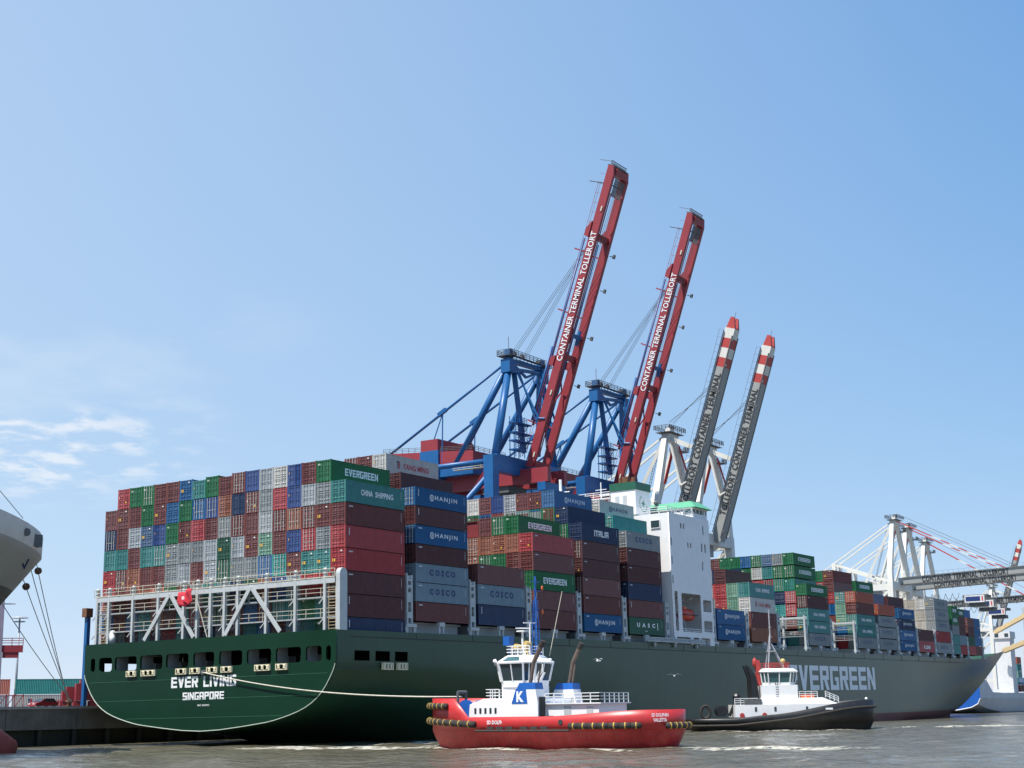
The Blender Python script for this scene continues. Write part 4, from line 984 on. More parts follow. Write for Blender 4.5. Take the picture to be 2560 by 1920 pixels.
    part('boom_brace', lambda b: (b.beam(at(-2.0,12,-.4), at(2.0,18,-.4), .3, .3), b.beam(at(2.0,18,-.4), at(-2.0,24,-.4), .3, .3), b.beam(at(2,5,-.4), at(-2,11.5,-.4), .25, .25)), cr)
    part('boom_trolley', lambda b: (b.beam(at(-2.3,30.5,-1.0), at(2.3,30.5,-1.0), 1.1, .9, up=tuple(D)), b.beam(at(-1.4,32,-1.2), at(-1.4,28.6,-1.2), .5, .6), b.beam(at(1.4,32,-1.2), at(1.4,28.6,-1.2), .5, .6)), cb)
    part('boom_tip', lambda b: b.beam(at(-2.4,LB-1.2,-1.1), at(2.4,LB-1.2,-1.1), 1.8, 1.6, up=tuple(D)), cr)
    def grille(b):
        for k in range(9): b.beam(at(-1.9+k*.475,LB-2.6,-1.9), at(-1.9+k*.475,LB-6.6,-1.9), .24, .12)
        b.beam(at(-2.0,LB-4.2,-1.7), at(2.0,LB-4.2,-1.7), .3, .2, up=tuple(D))
    part('tip_grille', grille, M['machine'])
    def tiprail(b):
        for k in range(14):
            x = -3.3+k*.5; b.beam(at(x,LB,-.6), at(x,LB+1.1,-.6), .1, .1)
        b.beam(at(-3.4,LB+1.1,-.6), at(3.3,LB+1.1,-.6), .12, .12); b.beam(at(-3.4,LB+.6,-.6), at(3.3,LB+.6,-.6), .1, .1); b.beam(at(-3.4,LB+.1,-.6), at(3.3,LB+.1,-.6), 1.6, .15, up=tuple(D))
        b.beam(at(-3.4,LB+.9,-.6), at(-3.4,LB+.9,2.4), .1, .1); b.beam(at(-3.4,LB-4.2,0), at(-3.4,LB-4.2,3.6), .5, .1)
    part('tip_platform', tiprail, M['machine'])
    def walk(b):
        for k in range(30):
            s = 3+k*2.2; b.beam(at(-3.5,s,.1), at(-3.5,s,1.3), .06, .06)
        b.beam(at(-3.5,3,1.25), at(-3.5,LB-4,1.25), .06, .06); b.beam(at(-3.5,3,.7), at(-3.5,LB-4,.7), .05, .05)
    part('boom_walkway', walk, M['crane_red'])
    for s in (20, 31, 42, 50):
        part('floodlight', lambda b: (b.beam(at(3.5,s,-2.2), at(3.5,s,-3.2), .15, .15), b.beam(at(3.5,s-.4,-3.4), at(3.5,s+.5,-3.4), .5, .5)), M['machine'])
    part('boom_lamp', lambda b: [b.beam(at(-3.55,s,-1.4), at(-3.55,s+1.1,-1.4), .2, .3) for s in (2.4, 16.5, 58.5)], M['rail_cream'])
    for k, x in enumerate((-5.8,-5.0,-4.4,-1.2,-.5,.2)):
        part('wire_rope', lambda b: b.tube((x,.5,Z(81.7)), at(-3.0+k*.5,49.5 if k < 3 else 52.5,.6), .05, n=4), M['rope_dark'])
    for x in (-1.0,-.4,.3,.9): part('wire_rope', lambda b: b.tube(at(x,LB-6.5,-1.8), at(x,27,-1.2), .045, n=4), M['rope_dark'])
    put_text(text_mesh('CONTAINER TERMINAL TOLLERORT', bold=.012, space=1.02), M['letter_white'], o, axes(at(-3.50,39.0,-1.12), tuple(D), tuple(U)), 29.6, 1.45)
    return o
crane_red(125.2, 'nearest blue and red quay crane, its red boom highest of all')
crane_red(163.7, 'second blue and red quay crane, between the nearest one and the grey cranes')

def crane_grey(Xc, Yp, label, raised=True, text='TOLLERORT CONTAINER TERMINAL', hz=48.2, group='raised boom cranes on the quay'):
    o = thing('gantry_crane', label, 'crane', (Xc,Yp,qz), group=group)
    Z = lambda z: z-qz
    cw, cg, rs = M['crane_white'], M['crane_grey'], M['stripe_red']
    def part(n, f, mat, smooth=False, parent=o): b = MB(); f(b); return b.build(n, mat, parent, smooth=smooth)
    for sx in (-1, 1):
        for y0 in (0.0, 30.0):
            part('leg', lambda b: b.loft([[(sx*x+dx*w, y0+dy*w, z) for dx, dy in ((-1,-1),(1,-1),(1,1),(-1,1))] for x, z, w in ((11.5,Z(6.6),1.2),(10.6,Z(34),1.05),(10.0,Z(49.5),1.1))]), cw)
            part('bogie', lambda b: (b.box(sx*11.5-5,sx*11.5+5,y0-.9,y0+.9,.1,1.6)), M['machine'])
        part('sill_beam', lambda b: b.box(sx*11-.9,sx*11+.9,1,29,Z(15),Z(17.2)), cw)
        part('side_beam', lambda b: b.box(sx*10.1-.8,sx*10.1+.8,1.1,29,Z(46.2),Z(48.6)), cw)
        part('side_brace', lambda b: b.beam((sx*10.2,1,Z(46)), (sx*10.6,29,Z(20)), 1.0, 1.0), cw)
        part('pylon_leg', lambda b: b.loft([[(sx*x+dx*w, y+dy*w, Z(z)) for dx, dy in ((-1,-1),(1,-1),(1,1),(-1,1))] for x, y, z, w in ((9.9,0,49.5,1.0),(9.4,0,55,.95),(2.6,.2,72.6,.72))]), cw)
        part('rear_leg', lambda b: b.beam((sx*2.6,.5,Z(72.4)), (sx*8.0,11,Z(49)), .75, .9), cw)
        if sx > 0: part('rear_leg_band', lambda b: b.beam((sx*3.0,1.2,Z(70.4)), (sx*4.9,4.9,Z(62.0)), .80, .95), rs)
        part('back_stay', lambda b: b.beam((sx*2.2,.8,Z(73.2)), (sx*3.0,25.0,Z(58.4)), .45, .5), cw)
        part('back_stay_tail', lambda b: b.beam((sx*3.0,25.2,Z(58.2)), (sx*3.2,42,Z(48.6)), .4, .45), cw)
    part('portal_beam', lambda b: b.box(-9.4,9.4,-1,1,Z(46.5),Z(49.5)), cw)
    part('rear_portal_beam', lambda b: b.box(-9.4,9.4,29,31,Z(46.5),Z(49.5)), cw)
    part('mid_post', lambda b: (b.beam((-3.2,25,Z(49)), (-3,25,Z(58.6)), 1.5, 1.2), b.beam((3.2,25,Z(49)), (3,25,Z(58.6)), 1.5, 1.2), b.beam((-3,25,Z(58)), (3,25,Z(58)), .8, .8)), cw)
    part('mid_brace', lambda b: (b.beam((-3,24.5,Z(57.8)), (-6,2,Z(49.8)), .8, .8), b.beam((3,24.5,Z(57.8)), (6,2,Z(49.8)), .8, .8)), cw)
    part('apex_head', lambda b: (b.box(-2.7,2.7,-1.0,1.2,Z(72),Z(73.9)), b.box(-1.2,1.2,-.6,.8,Z(73.9),Z(75.6))), cw)
    part('apex_platform', lambda b: (b.box(-4.2,4.2,-2.0,2.2,Z(73.95),Z(74.05)), b.rail([(-4.6,-2.2,Z(74.55)),(4.6,-2.2,Z(74.55)),(4.6,2.4,Z(74.55))], 1.2, .06, post=1.2), b.rail([(-4.6,-2.2,Z(74.55)),(-4.6,2.4,Z(74.55)),(4.6,2.4,Z(74.55))], 1.2, .06, post=1.2), b.box(3.2,6.2,-2.2,1.0,Z(69.6),Z(69.75)), b.rail([(3.2,-2.2,Z(69.75)),(6.2,-2.2,Z(69.75)),(6.2,1,Z(69.75))], 1.1, .06, post=1.0)), M['machine'])
    part('sheave', lambda b: [b.tube((x,-.4,Z(75.8)), (x+.3,-.4,Z(75.8)), .5, n=10) for x in (-1.0,-.2,.7)], M['machine'])
    part('ladder', lambda b: [b.box(-1.6,-.7,3.2+k*.22,3.3+k*.22,Z(70-k*.7),Z(70.1-k*.7)) for k in range(28)] + [b.beam((-1.65,3.2,Z(70)), (-1.65,9.3,Z(50)), .1, .1), b.beam((-.65,3.2,Z(70)), (-.65,9.3,Z(50)), .1, .1)], M['machine'])
    part('main_girder', lambda b: b.box(-1.9,1.9,1.0,46,Z(43.6),Z(47)), cg)
    part('machinery_house', lambda b: (b.box(-4.5,4.5,28,44,Z(47.1),Z(52.0)), b.box(-3.2,3.2,32,39,Z(52),Z(54.2))), M['bld_glass'] if not raised else cg)
    part('counter_block', lambda b: b.box(-3.6,3.6,12,27,Z(47.0),Z(50.8)), cg)
    D, U = boom_dir(71.0 if raised else 2.0)
    H0 = GP((0,0.0,Z(hz))); LB = 57.0
    at = lambda x, s, u=0.0: H0 + D*s + U*u + GP((x,0,0))
    bands = [(0,44.5,cg),(44.5,47.0,rs),(47.0,49.6,M['crane_white']),(49.6,52.2,rs),(52.2,54.9,M['crane_white'])] if raised else [(0,50.5,cg),(50.5,53.0,rs),(53.0,55.0,M['crane_white'])]
    for s0, s1, mt in bands:
        part('boom_section', lambda b: b.loft([[at(-1.45,s,-2.85), at(1.45,s,-2.85), at(1.6,s,-.15), at(-1.6,s,-.15)] for s in (s0, s1)]), mt)
    for sx in (-1, 1):
        part('boom_horn', lambda b: b.loft([[at(sx*.98-.46,54.9,-2.8), at(sx*.98+.46,54.9,-2.8), at(sx*.98+.46,54.9,-.3), at(sx*.98-.46,54.9,-.3)], [at(sx*1.15-.25,LB+.9,-1.8), at(sx*1.15+.25,LB+.9,-1.8), at(sx*1.15+.25,LB+.9,-.8), at(sx*1.15-.25,LB+.9,-.8)]]), rs)
        part('trolley_rail', lambda b: b.beam(at(sx*1.75,1,-2.8), at(sx*1.75,53,-2.8), .4, .2), M['machine'])
    part('boom_antenna', lambda b: b.tube(at(.4,55,-1), at(.4,59.5,-1), .06, n=5), M['machine'])
    for k in range(8):
        s = 3+k*7.0; part('boom_lamp', lambda b: b.tube(at(-1.95,s,-3.1), at(-1.55,s,-3.1), .36, n=10), M['machine'])
    def walk(b):
        b.beam(at(-1.9,2,-.1), at(-1.9,54,-.1), .4, .1)
        for k in range(27): b.beam(at(-2.05,2+k*2,-.1), at(-2.05,2+k*2,1.1), .06, .06)
        b.beam(at(-2.05,2,1.1), at(-2.05,54,1.1), .06, .06)
    part('boom_walkway', walk, M['machine'])
    if raised:
        part('stay_strut', lambda b: b.beam((-1.8,-1.0,Z(72.4)), at(-1.6,22.5,.3), .5, 1.2), cw)
        for k, x in enumerate((-1.5,-.7,.7,1.5)): part('wire_rope', lambda b: b.tube((x,-.4,Z(77)), at(x*.7,37+1.5*k,.2), .05, n=4), M['rope_dark'])
        for sx in (-1, 1): part('folded_stay', lambda b: (b.beam((sx*2.4,-1.2,Z(71)), (sx*3.2,-4.0,Z(59.6)), .45, .45), b.beam((sx*3.2,-4.0,Z(59.6)), (sx*3.2,-5.6,Z(60.4)), .4, .4)), cw if sx < 0 else rs)
    else:
        for sx in (-1, 1):
            P0 = GP((sx*1.6,-1.2,Z(73.4))); P1 = at(sx*1.5,41,0)
            for k in range(12):
                part('fore_stay', lambda b: b.beam(P0.lerp(P1,k/12), P0.lerp(P1,(k+1)/12), .28, .3), rs if k % 2 or k < 3 else M['crane_white'])
        part('wire_rope', lambda b: b.tube((0,-1,Z(76.5)), at(0,46,0), .08, n=4), M['rope_dark'])
        part('cab', lambda b: (b.box(-3.2,3.2,-34,-25,Z(42.2),Z(43.2)), b.box(-3.4,-3.2,-33.5,-25.5,Z(40.2),Z(43.0)), b.box(-2.4,2.0,-33,-27,Z(38.8),Z(40.2))), M['machine'])
        part('sign', lambda b: b.box(-3.55,-3.42,-33.2,-25.8,Z(40.3),Z(43.0)), M['bld_white']); part('sign_panel', lambda b: b.box(-3.6,-3.56,-31.6,-26.2,Z(40.8),Z(42.5)), M['letter_blue']); part('sign_mark', lambda b: b.box(-3.6,-3.56,-32.7,-32.2,Z(40.8),Z(42.5)), M['letter_red'])
        def fest(b):
            for k in range(7):
                y = -8-2.6*k; b.path([(-2.3,y+2.6*q_/8,Z(44.2)-2.6*math.sin(math.pi*q_/8)) for q_ in range(9)], .09, n=4)
        part('festoon_cable', fest, M['machine'])
    c = M['letter_black']
    put_text(text_mesh(text, bold=.02 if raised else .035, space=1.06), c, o, axes(at(-1.63,(25 if raised else 26),-1.5), tuple(D), tuple(U)), 35.5 if raised else 33.0, 1.75 if raised else 2.1)
    return o
crane_grey(193.9, 30, 'grey raised boom crane right behind the ship bridge, left of the grey pair')
crane_grey(217.2, 30, 'grey raised boom crane standing clear of the ship bridge, right of the grey pair')
crane_grey(413.6, 44.5, 'nearest far white crane with its lettered boom lowered over the bow', False, 'CONTAINER TERMINAL TOLLERORT', 51.4, 'lowered boom cranes beyond the bow')
crane_grey(444.2, 49.5, 'second far white crane with a lowered lettered boom just under the first', False, 'CONTAINER TERMINAL TOLLERORT', 51.4, 'lowered boom cranes beyond the bow')
crane_grey(502.0, 60.5, 'third far white crane whose lowered boom hangs lowest in view', False, 'TOLLERORT CONTAINER TERMINAL', 47.0, 'lowered boom cranes beyond the bow')
crane_grey(790.0, 110.0, 'farthest crane at the picture edge, grey boom raised with red and white tip')
# ------------------------------------------------------------------ tugs
def tug_hull(o, L, B, ztop, mats, zrub=1.8, zlow=-1.2, flare=.84, bow_sharp=2.4, stern_sharp=3.5):
    """mats: upper, lower. Local x forward, y port."""
    st_ = []
    for k in range(33):
        u = -1+2*k/32
        u = math.copysign(1-(1-abs(u))**1.5, u)
        st_.append(u)
    def hbr(u, e): return (B/2)*max(0.0, 1-abs(u)**e)**.5 if abs(u) < 1 else 0.0
    per = st_ + list(reversed(st_[1:-1]))
    sg = [1]*len(st_) + [-1]*(len(st_)-2)
    def ringz(k, xs_b, xs_s, zf):
        out = []
        for u, g in zip(per, sg):
            e = bow_sharp if u > 0 else stern_sharp
            hb = hbr(u*.9995, e) if abs(u) < 1 else 0.0
            kk = k if (k > .97 or u < .2) else k-.10*(u-.2)
            out.append((u*L/2*(xs_b if u > 0 else xs_s), g*hb*kk, zf(u*L/2)))
        return out
    b = MB(); b.loft([ringz(1,1,1,ztop), ringz(.998,.999,.999,lambda x: (ztop(x)+zrub)/2), ringz(.995,.997,.997,lambda x: zrub)], cap=False)
    bw = b.build('bulwark', mats[0], o, smooth=True)
    md = bw.modifiers.new('thick', 'SOLIDIFY'); md.thickness = .14; md.offset = -1
    b = MB(); b.loft([ringz(.995,.997,.997,lambda x: zrub), ringz((1+flare)/2+.02,.98,.975,lambda x: 1.05), ringz(flare,.955,.95,lambda x: .3), ringz(flare*.95,.93,.92,lambda x: zlow)], cap=False)
    b.build('hull', mats[1], o, smooth=True)
    b = MB(); b.loft([[(u*L/2*.99, hbr(u*.999, bow_sharp if u > 0 else stern_sharp)*.97, min(ztop(u*L/2)-.9, 2.9)), (u*L/2*.99, -hbr(u*.999, bow_sharp if u > 0 else stern_sharp)*.97, min(ztop(u*L/2)-.9, 2.9))] for u in st_], closed=False, cap=False); b.build('deck', M['machine'], o)
    return st_, hbr
def fender(o, pts, r, straps=True, n=10):
    b = MB(); b.path(pts, r, n=n); f = b.build('fender', M['tyre'], o, smooth=True)
    if straps:
        for p, q_ in zip(pts[:-1], pts[1:]):
            p = Vector(p); q_ = Vector(q_); m = (p+q_)/2; d = (q_-p).normalized()
            b = MB(); b.tube(m-d*.06, m+d*.06, r*1.07, n=n); b.build('strap', M['strap'], f)
    return f

# red tug under the stern, bow to the ship
t1 = thing('tug_boat', 'red tug with white wheelhouse and blue funnels pulling at the ship stern', 'tug', (-2.7,-54.2,0), R_(90))
L1, B1 = 31.6, 10.8
def zt1(x):
    return 3.35+.55*sstep(-2,-14,x)+.0*x+2.0*sstep(8.6,9.6,x)+.1*sstep(9,14,x)
_, hbr1 = tug_hull(t1, L1, B1, zt1, (M['tug_red'], M['tug_red_shade']), zrub=1.85)
def rim(u, z, k=1.0, e=None, off=.25):
    e = 2.4 if u > 0 else 3.5
    return (u*L1/2*(1+off*2/L1), hbr1(u*.9995, e)*k+off, z)
fr = lambda us, z: [rim(u, z(u) if callable(z) else z) for u in us]
us = [.42,.52,.60,.68,.75,.81,.86,.905,.94,.967,.985,.997]
pt = fr(us, lambda u: 2.55+.75*(u-.4)); full = pt + [(p[0], -p[1], p[2]) for p in reversed(pt)]
fender(t1, full, .36)
us = [.70,.76,.82,.87,.91,.945,.97,.988,.998]
pt = fr(us, lambda u: 4.55+.3*(u-.7)); full = pt + [(p[0], -p[1], p[2]) for p in reversed(pt)]
fender(t1, full, .34)
for sy in (1, -1):
    pt = [(p[0], p[1]*sy, p[2]) for p in fr([-.34,-.41,-.48,-.55,-.62,-.69,-.76,-.82], lambda u: 2.35)]
    fender(t1, pt, .33)
    pt = [(p[0], p[1]*sy, p[2]) for p in fr([-.34,-.2,-.05,.1,.25,.42], 1.88)]
    b = MB(); b.path(pt, .13, n=6); b.build('rubbing_strake', M['tyre'], t1)
pt = fr([-.95,-.975,-.99,-.999], 2.3); fender(t1, pt+[(p[0],-p[1],p[2]) for p in reversed(pt)], .33)
# freeing ports and openings
for u in (.30,.22,.14,.02,-.06,-.14):
    p = rim(u, 2.25, off=.03); b = MB(); b.box(p[0]-.45,p[0]+.45,p[1]-.02,p[1]+.03,2.05,2.32); b.build('freeing_port', M['dark'], t1)
p = rim(-.27, 2.9, off=.02); b = MB(); b.tube((p[0],p[1]-.05,2.75), (p[0],p[1]+.04,2.75), .27, n=12); b.build('fairlead', M['dark'], t1)
# superstructure
def plank(o, n, mat, *bx, smooth=False): 
    b = MB(); 
    for q_ in bx: b.box(*q_)
    return b.build(n, mat, o)
W_ = M['tug_white']
b = MB(); b.loft([[(-.6,-3.5,2.6),(9.2,-3.0,2.6),(9.2,3.0,2.6),(-.6,3.5,2.6)], [(-.6,-3.5,4.7),(9.0,-3.0,4.7),(9.0,3.0,4.7),(-.6,3.5,4.7)], [(-.6,-3.2,5.3),(7.4,-2.5,5.3),(7.4,2.5,5.3),(-.6,3.2,5.3)]]); dh = b.build('deckhouse', W_, t1)
for x in (8.2,7.5,6.8,6.1,5.4,2.4):
    yy = 3.0+.5*(9.2-x)/9.8
    b = MB(); b.box(x-.14,x+.14,yy+.0,yy+.03,3.7,4.3); b.build('window', M['glass'], dh)
b = MB(); b.box(.6,1.3,3.44,3.5,2.7,4.6); b.build('door', M['tug_white'], dh)
b = MB(); b.box(-7.6,-.6,-3.0,3.0,2.5,4.6); b.box(-8.0,-.6,-3.3,3.3,4.6,4.72); ah = b.build('aft_house', W_, t1)
b = MB(); b.box(-6.9,-6.1,3.0,3.03,2.6,4.3); b.box(-4.2,-3.3,3.0,3.03,2.6,4.4); b.build('door', M['ship_grey'], ah)
for x in (-7.9,-6.0,-2.2): b = MB(); b.box(x,x+.8,3.4,3.9,2.6,3.4); b.build('deck_locker', M['tug_red'] if x < -5 else M['machine'], t1)
b = MB(); b.box(1.6,5.4,-1.9,1.9,5.3,6.6); b.build('wheelhouse_base', W_, t1)
wh = bpy.data.objects.new('wheelhouse', None); COL.objects.link(wh); wh.parent = t1; wh.location = (3.6,0,6.5)
oct0 = [(-2.2,-1.5),(-1.2,-2.1),(1.6,-2.0),(2.4,-1.0),(2.4,1.0),(1.6,2.0),(-1.2,2.1),(-2.2,1.5)]
sc_ = lambda k, z: [(x*k, y*k, z) for x, y in oct0]
b = MB(); b.loft([sc_(1.0,0), sc_(1.02,.7)]); b.build('lower_wall', W_, wh)
b = MB(); b.loft([sc_(1.0,.7), sc_(1.17,2.55)]); b.build('glazing', M['glass'], wh)
for k in range(8):
    p = oct0[k]; b = MB(); b.beam((p[0]*1.03,p[1]*1.03,.65), (p[0]*1.20,p[1]*1.20,2.6), .22, .22); b.build('window_post', W_, wh)
    q_ = oct0[(k+1) % 8]; m_ = ((p[0]+q_[0])/2, (p[1]+q_[1])/2)
    b = MB(); b.beam((m_[0]*1.02,m_[1]*1.02,.65), (m_[0]*1.19,m_[1]*1.19,2.6), .11, .11); b.build('window_post', W_, wh)
b = MB(); b.loft([sc_(1.24,2.55), sc_(1.26,2.72), sc_(.80,3.45), sc_(.72,3.5)]); b.build('roof', W_, wh)
for k in (5, 3, 0):
    p = oct0[k]; q_ = oct0[(k+1) % 8]
    f = lambda t, s, z: ((p[0]+(q_[0]-p[0])*t)*s, (p[1]+(q_[1]-p[1])*t)*s, z)
    b = MB(); b.add([f(.15,1.20,2.86), f(.85,1.20,2.86), f(.8,.92,3.31), f(.2,.92,3.31)], [(0,1,2,3)]); b.build('roof_window', M['glass_green'], wh)
b = MB(); b.rail([(-1.6,-1.4,3.5),(1.5,-1.3,3.5),(1.5,1.3,3.5),(-1.6,1.4,3.5)], 1.0, .045, post=.8); b.build('roof_railing', W_, wh)
b = MB(); b.tube((1.5,.9,3.5), (1.5,.9,5.2), .06); b.box(1.1,1.9,.4,1.4,4.6,5.6); b.build('awning', M['tug_blue'], wh)
for p in ((.5,.6,4.4),(-.6,.2,4.7),(-.5,-.2,4.0)):
    b = MB(); b.tube((p[0],p[1],3.5), (p[0],p[1],p[2]-.2), .06); b.tube((p[0]-.1,p[1]-.3,p[2]), (p[0]+.1,p[1]+.35,p[2]+.05), .33, n=10); b.build('fire_monitor', M['yellow'], wh, smooth=False)
b = MB(); b.tube((.2,0,3.5), (.2,0,6.2), .13); b.box(-.3,.7,-.5,.5,6.1,6.25); b.beam((-.3,-.6,6.5), (.7,.6,6.5), .14, .14); b.tube((-.8,0,3.5), (-.8,0,7.0), .10); b.beam((-1.2,-.7,7.05), (-.4,.7,7.05), .13, .13); b.build('radar_mast', W_, wh)
def lat(b):
    for dx, dy in ((-.35,-.35),(.35,-.35),(.35,.35),(-.35,.35)): b.tube((-1.6+dx,dy,3.5), (-1.6+dx*.45,dy*.45,9.6), .055, n=5)
    for k in range(9):
        z = 3.9+k*.62; w = .35*(1-.055*k*.95)
        b.beam((-1.6-w,-w,z), (-1.6+w,w,z+.5), .05, .05); b.beam((-1.6-w,w,z), (-1.6+w,-w,z+.5), .05, .05)
    b.tube((-1.6,0,9.4), (-1.6,0,12.2), .11, n=6); b.beam((-1.6,-1.2,10.6), (-1.6,.4,10.6), .08, .08); b.beam((-1.6,-1.0,11.6), (-1.6,.9,11.6), .08, .08); b.beam((-1.6,-.8,8.6), (-1.6,.9,8.6), .08, .08)
b = MB(); lat(b); b.build('mast', M['tug_blue'], wh)
for z in (10.9, 8.3): b = MB(); b.ball((-1.9,-1.0,z), .2, sc=(.5,1,1.5)); b.build('signal_shape', M['orange'], wh, smooth=True)
b = MB(); b.tube((-2.2,-1.8,3.4), (-3.3,-3.0,10.6), .035, n=4); b.build('whip_antenna', M['rail_cream'], wh)
for p in ((2.9,1.6,2.9),(-2.6,1.9,2.9),(-2.5,-1.4,2.9)): b = MB(); b.ball(p, .24); b.tube((p[0],p[1],p[2]-.5), p, .06); b.build('searchlight', W_, wh, smooth=True)
for rp, ps in (([(-.5,2.8,5.3),(1.4,2.6,5.3)],2.0), ([(5.5,2.3,5.3),(7.3,2.3,5.3),(7.3,-2.3,5.3)],.9), ([(-1.0,3.1,4.72),(-7.8,3.1,4.72),(-7.8,-3.1,4.72)],1.1)): b = MB(); b.rail(rp, 1.0, .04, post=ps); b.build('railing', W_, t1)
b = MB(); b.beam((1.0,2.6,5.3), (-.4,2.2,8.0), .6, .12); b.rail([(1.0,2.9,5.3),(-.4,2.5,8.0)], .9, .04, post=.7); b.build('stair', W_, t1)
for sy in (1, -1):
    fn = bpy.data.objects.new('funnel', None); COL.objects.link(fn); fn.parent = t1; fn.location = (.5,3.9*sy,0)
    c4 = lambda x0, x1, w0, w1, z: [(x0,-.85*w0,z),(x1,-.85*w1,z),(x1,.85*w1,z),(x0,.85*w0,z)]
    b = MB(); b.loft([c4(-1.6,1.7,1,1,2.7), c4(-1.6,1.7,1,1,4.7), c4(-1.3,1.15,.95,.95,6.2)]); b.build('casing', W_, fn)
    b = MB(); b.loft([c4(-1.30,1.17,.96,.96,6.2), c4(-1.2,.75,.9,.9,6.9)]); b.build('cap', M['tug_blue'], fn)
    b = MB(); b.add([(1.78,-.5,4.7),(1.78,.88,4.7),(1.22,.84,6.2),(1.22,-.5,6.2)], [(0,1,2,3)]); b.add([(-.3,.885*sy,4.7),(1.70,.885*sy,4.7),(1.17,.845*sy,6.25),(-.1,.845*sy,6.25)], [(0,1,2,3)]); b.build('blue_panel', M['tug_blue'], fn)
    b = MB(); b.box(-1.35,-.4,-.9,.9,3.3,5.3) if sy < 0 else b.box(-1.66,-1.60,-.6,.6,3.3,5.4); b.build('louvre', M['dark'], fn)
    b = MB(); b.tube((-.2,.15*sy,6.6), (-.75,.15*sy,9.2), .21, n=10); b.tube((-.75,.15*sy,9.1), (-1.9,.15*sy,11.1), .24, n=10, r2=.28); b.tube((-.9,-.35*sy,6.6), (-1.35,-.35*sy,8.9), .10, n=6); b.build('exhaust_pipe', M['pipe'], fn, smooth=False)
    b = MB(); b.tube((-1.62,.15*sy,10.65), (-2.0,.15*sy,11.3), .30, n=10); b.build('exhaust_tip', M['tyre'], fn)
    if sy > 0: put_text(text_mesh('K', bold=.05), M['letter_white'], fn, axes((.62,.90,5.45), (-1,0,0), (0,-.03,1)), .95, 1.15)
# winch and towing staple on the foredeck
b = MB(); b.tube((10.2,-2.0,4.0), (10.2,2.0,4.0), .75, n=16); b.tube((10.2,-2.1,4.0), (10.2,-1.9,4.0), 1.25, n=16); b.tube((10.2,1.9,4.0), (10.2,2.1,4.0), 1.25, n=16); b.box(9.4,11.0,-2.4,2.4,2.6,3.2); b.tube((9.7,-.1,4.0), (9.7,.1,4.0), 1.2, n=16); b.build('winch', M['tug_blue'], t1)
b = MB(); b.tube((12.2,-.8,3.0), (12.2,-.8,6.2), .16); b.tube((12.2,.8,3.0), (12.2,.8,6.2), .16); b.tube((12.2,-.8,6.1), (12.2,.8,6.1), .2); b.box(11.0,11.7,-.9,.9,3.0,4.6); b.build('towing_staple', M['machine'], t1)
put_text(text_mesh('SD DOLPHIN', bold=.03), M['letter_white'], t1, axes((rim(.24,0)[0],rim(.24,0,off=.035)[1],2.78), (-1,-.02,0), (0,0,1)), 2.5, .42)
pA = rim(-.885,0,off=.05); pB = rim(-.955,0,off=.05)
dT = Vector((pB[0]-pA[0], pB[1]-pA[1], 0)).normalized()
for i, (tx, dz) in enumerate((('SD DOLPHIN',.22),('VALLETTA',-.28))):
    put_text(text_mesh(tx, bold=.03), M['letter_white'], t1, axes(((pA[0]+pB[0])/2-.12,(pA[1]+pB[1])/2+.14,3.15+dz), tuple(dT), (0,0,1)), 1.8 if i == 0 else 1.45, .36)
# tow rope from the stern chock to the staple
def rope(name, label, pts, r, mat, n=5):
    b = MB(); b.path(pts, r, n=n); return tag(b.build(name, mat), label, 'rope')
st_pt = t1.matrix_basis @ Vector((12.2,0,5.6))
ch = SHIP @ Vector((-2.7,-.55,-6.15))
pts = []
for k in range(21):
    u = k/20; p = ch.lerp(Vector(st_pt), u); p.z -= 1.15*4*u*(1-u)*(1-.25*u); pts.append(p)
rope('tow_rope', 'pale tow rope sagging from the green stern to the red tug', pts, .085, M['rope'])
b = MB(); b.tube((-2.35,-.55,-6.15), (-2.75,-.55,-6.15), .3, n=10); b.build('towing_chock', M['machine'], ship)

# black tug alongside
t2c = Vector((88.6,-41.8,0)); h2 = Vector((.56,-.83,0)).normalized()
t2 = thing('tug_boat', 'black hulled tug with white wheelhouse close along the ship side', 'tug', t2c, math.atan2(h2.y, h2.x))
L2, B2 = 31.5, 10.0
def zt2(x): return 2.0+2.2*sstep(-4,14,x)+.5*sstep(-9,-3,x)
_, hbr2 = tug_hull(t2, L2, B2, zt2, (M['tug_black'], M['tug_black']), zrub=1.3, bow_sharp=2.2, stern_sharp=3.8)
b = MB(); b.path([((u*L2/2)*1.01, -(hbr2(u*.9995,2.2 if u > 0 else 3.8)+.1), zt2(u*L2/2)-1.1) for u in (-.95,-.8,-.5,-.2,.1,.4,.6,.75,.87,.95,.99)], .2, n=8); b.build('rubbing_fender', M['tyre'], t2)
b = MB(); b.box(-8.0,9.2,-3.5,3.5,2.2,4.2); b.build('deckhouse', W_, t2)
b = MB(); b.loft([[(-4.0,-3.3,4.2),(9.0,-3.2,4.2),(9.0,3.2,4.2),(-4.0,3.3,4.2)], [(-3.6,-3.1,5.2),(6.6,-2.9,5.2),(6.6,2.9,5.2),(-3.6,3.1,5.2)]]); h2o = b.build('upper_deckhouse', W_, t2)
for x in (-4.6,-1.4,3.8,7.0): b = MB(); b.box(x-.18,x+.18,-3.55,-3.5,3.1,3.8); b.build('window', M['glass'], t2)
b = MB(); b.box(-3.4,2.6,-2.6,2.6,5.2,7.3); b.build('wheelhouse_base', W_, t2)
wh2 = bpy.data.objects.new('wheelhouse', None); COL.objects.link(wh2); wh2.parent = t2; wh2.location = (-.4,0,7.2)
o2 = [(-2.6,-1.8),(-1.6,-2.4),(1.8,-2.3),(2.9,-1.2),(2.9,1.2),(1.8,2.3),(-1.6,2.4),(-2.6,1.8)]
s2 = lambda k, z: [(x*k, y*k, z) for x, y in o2]
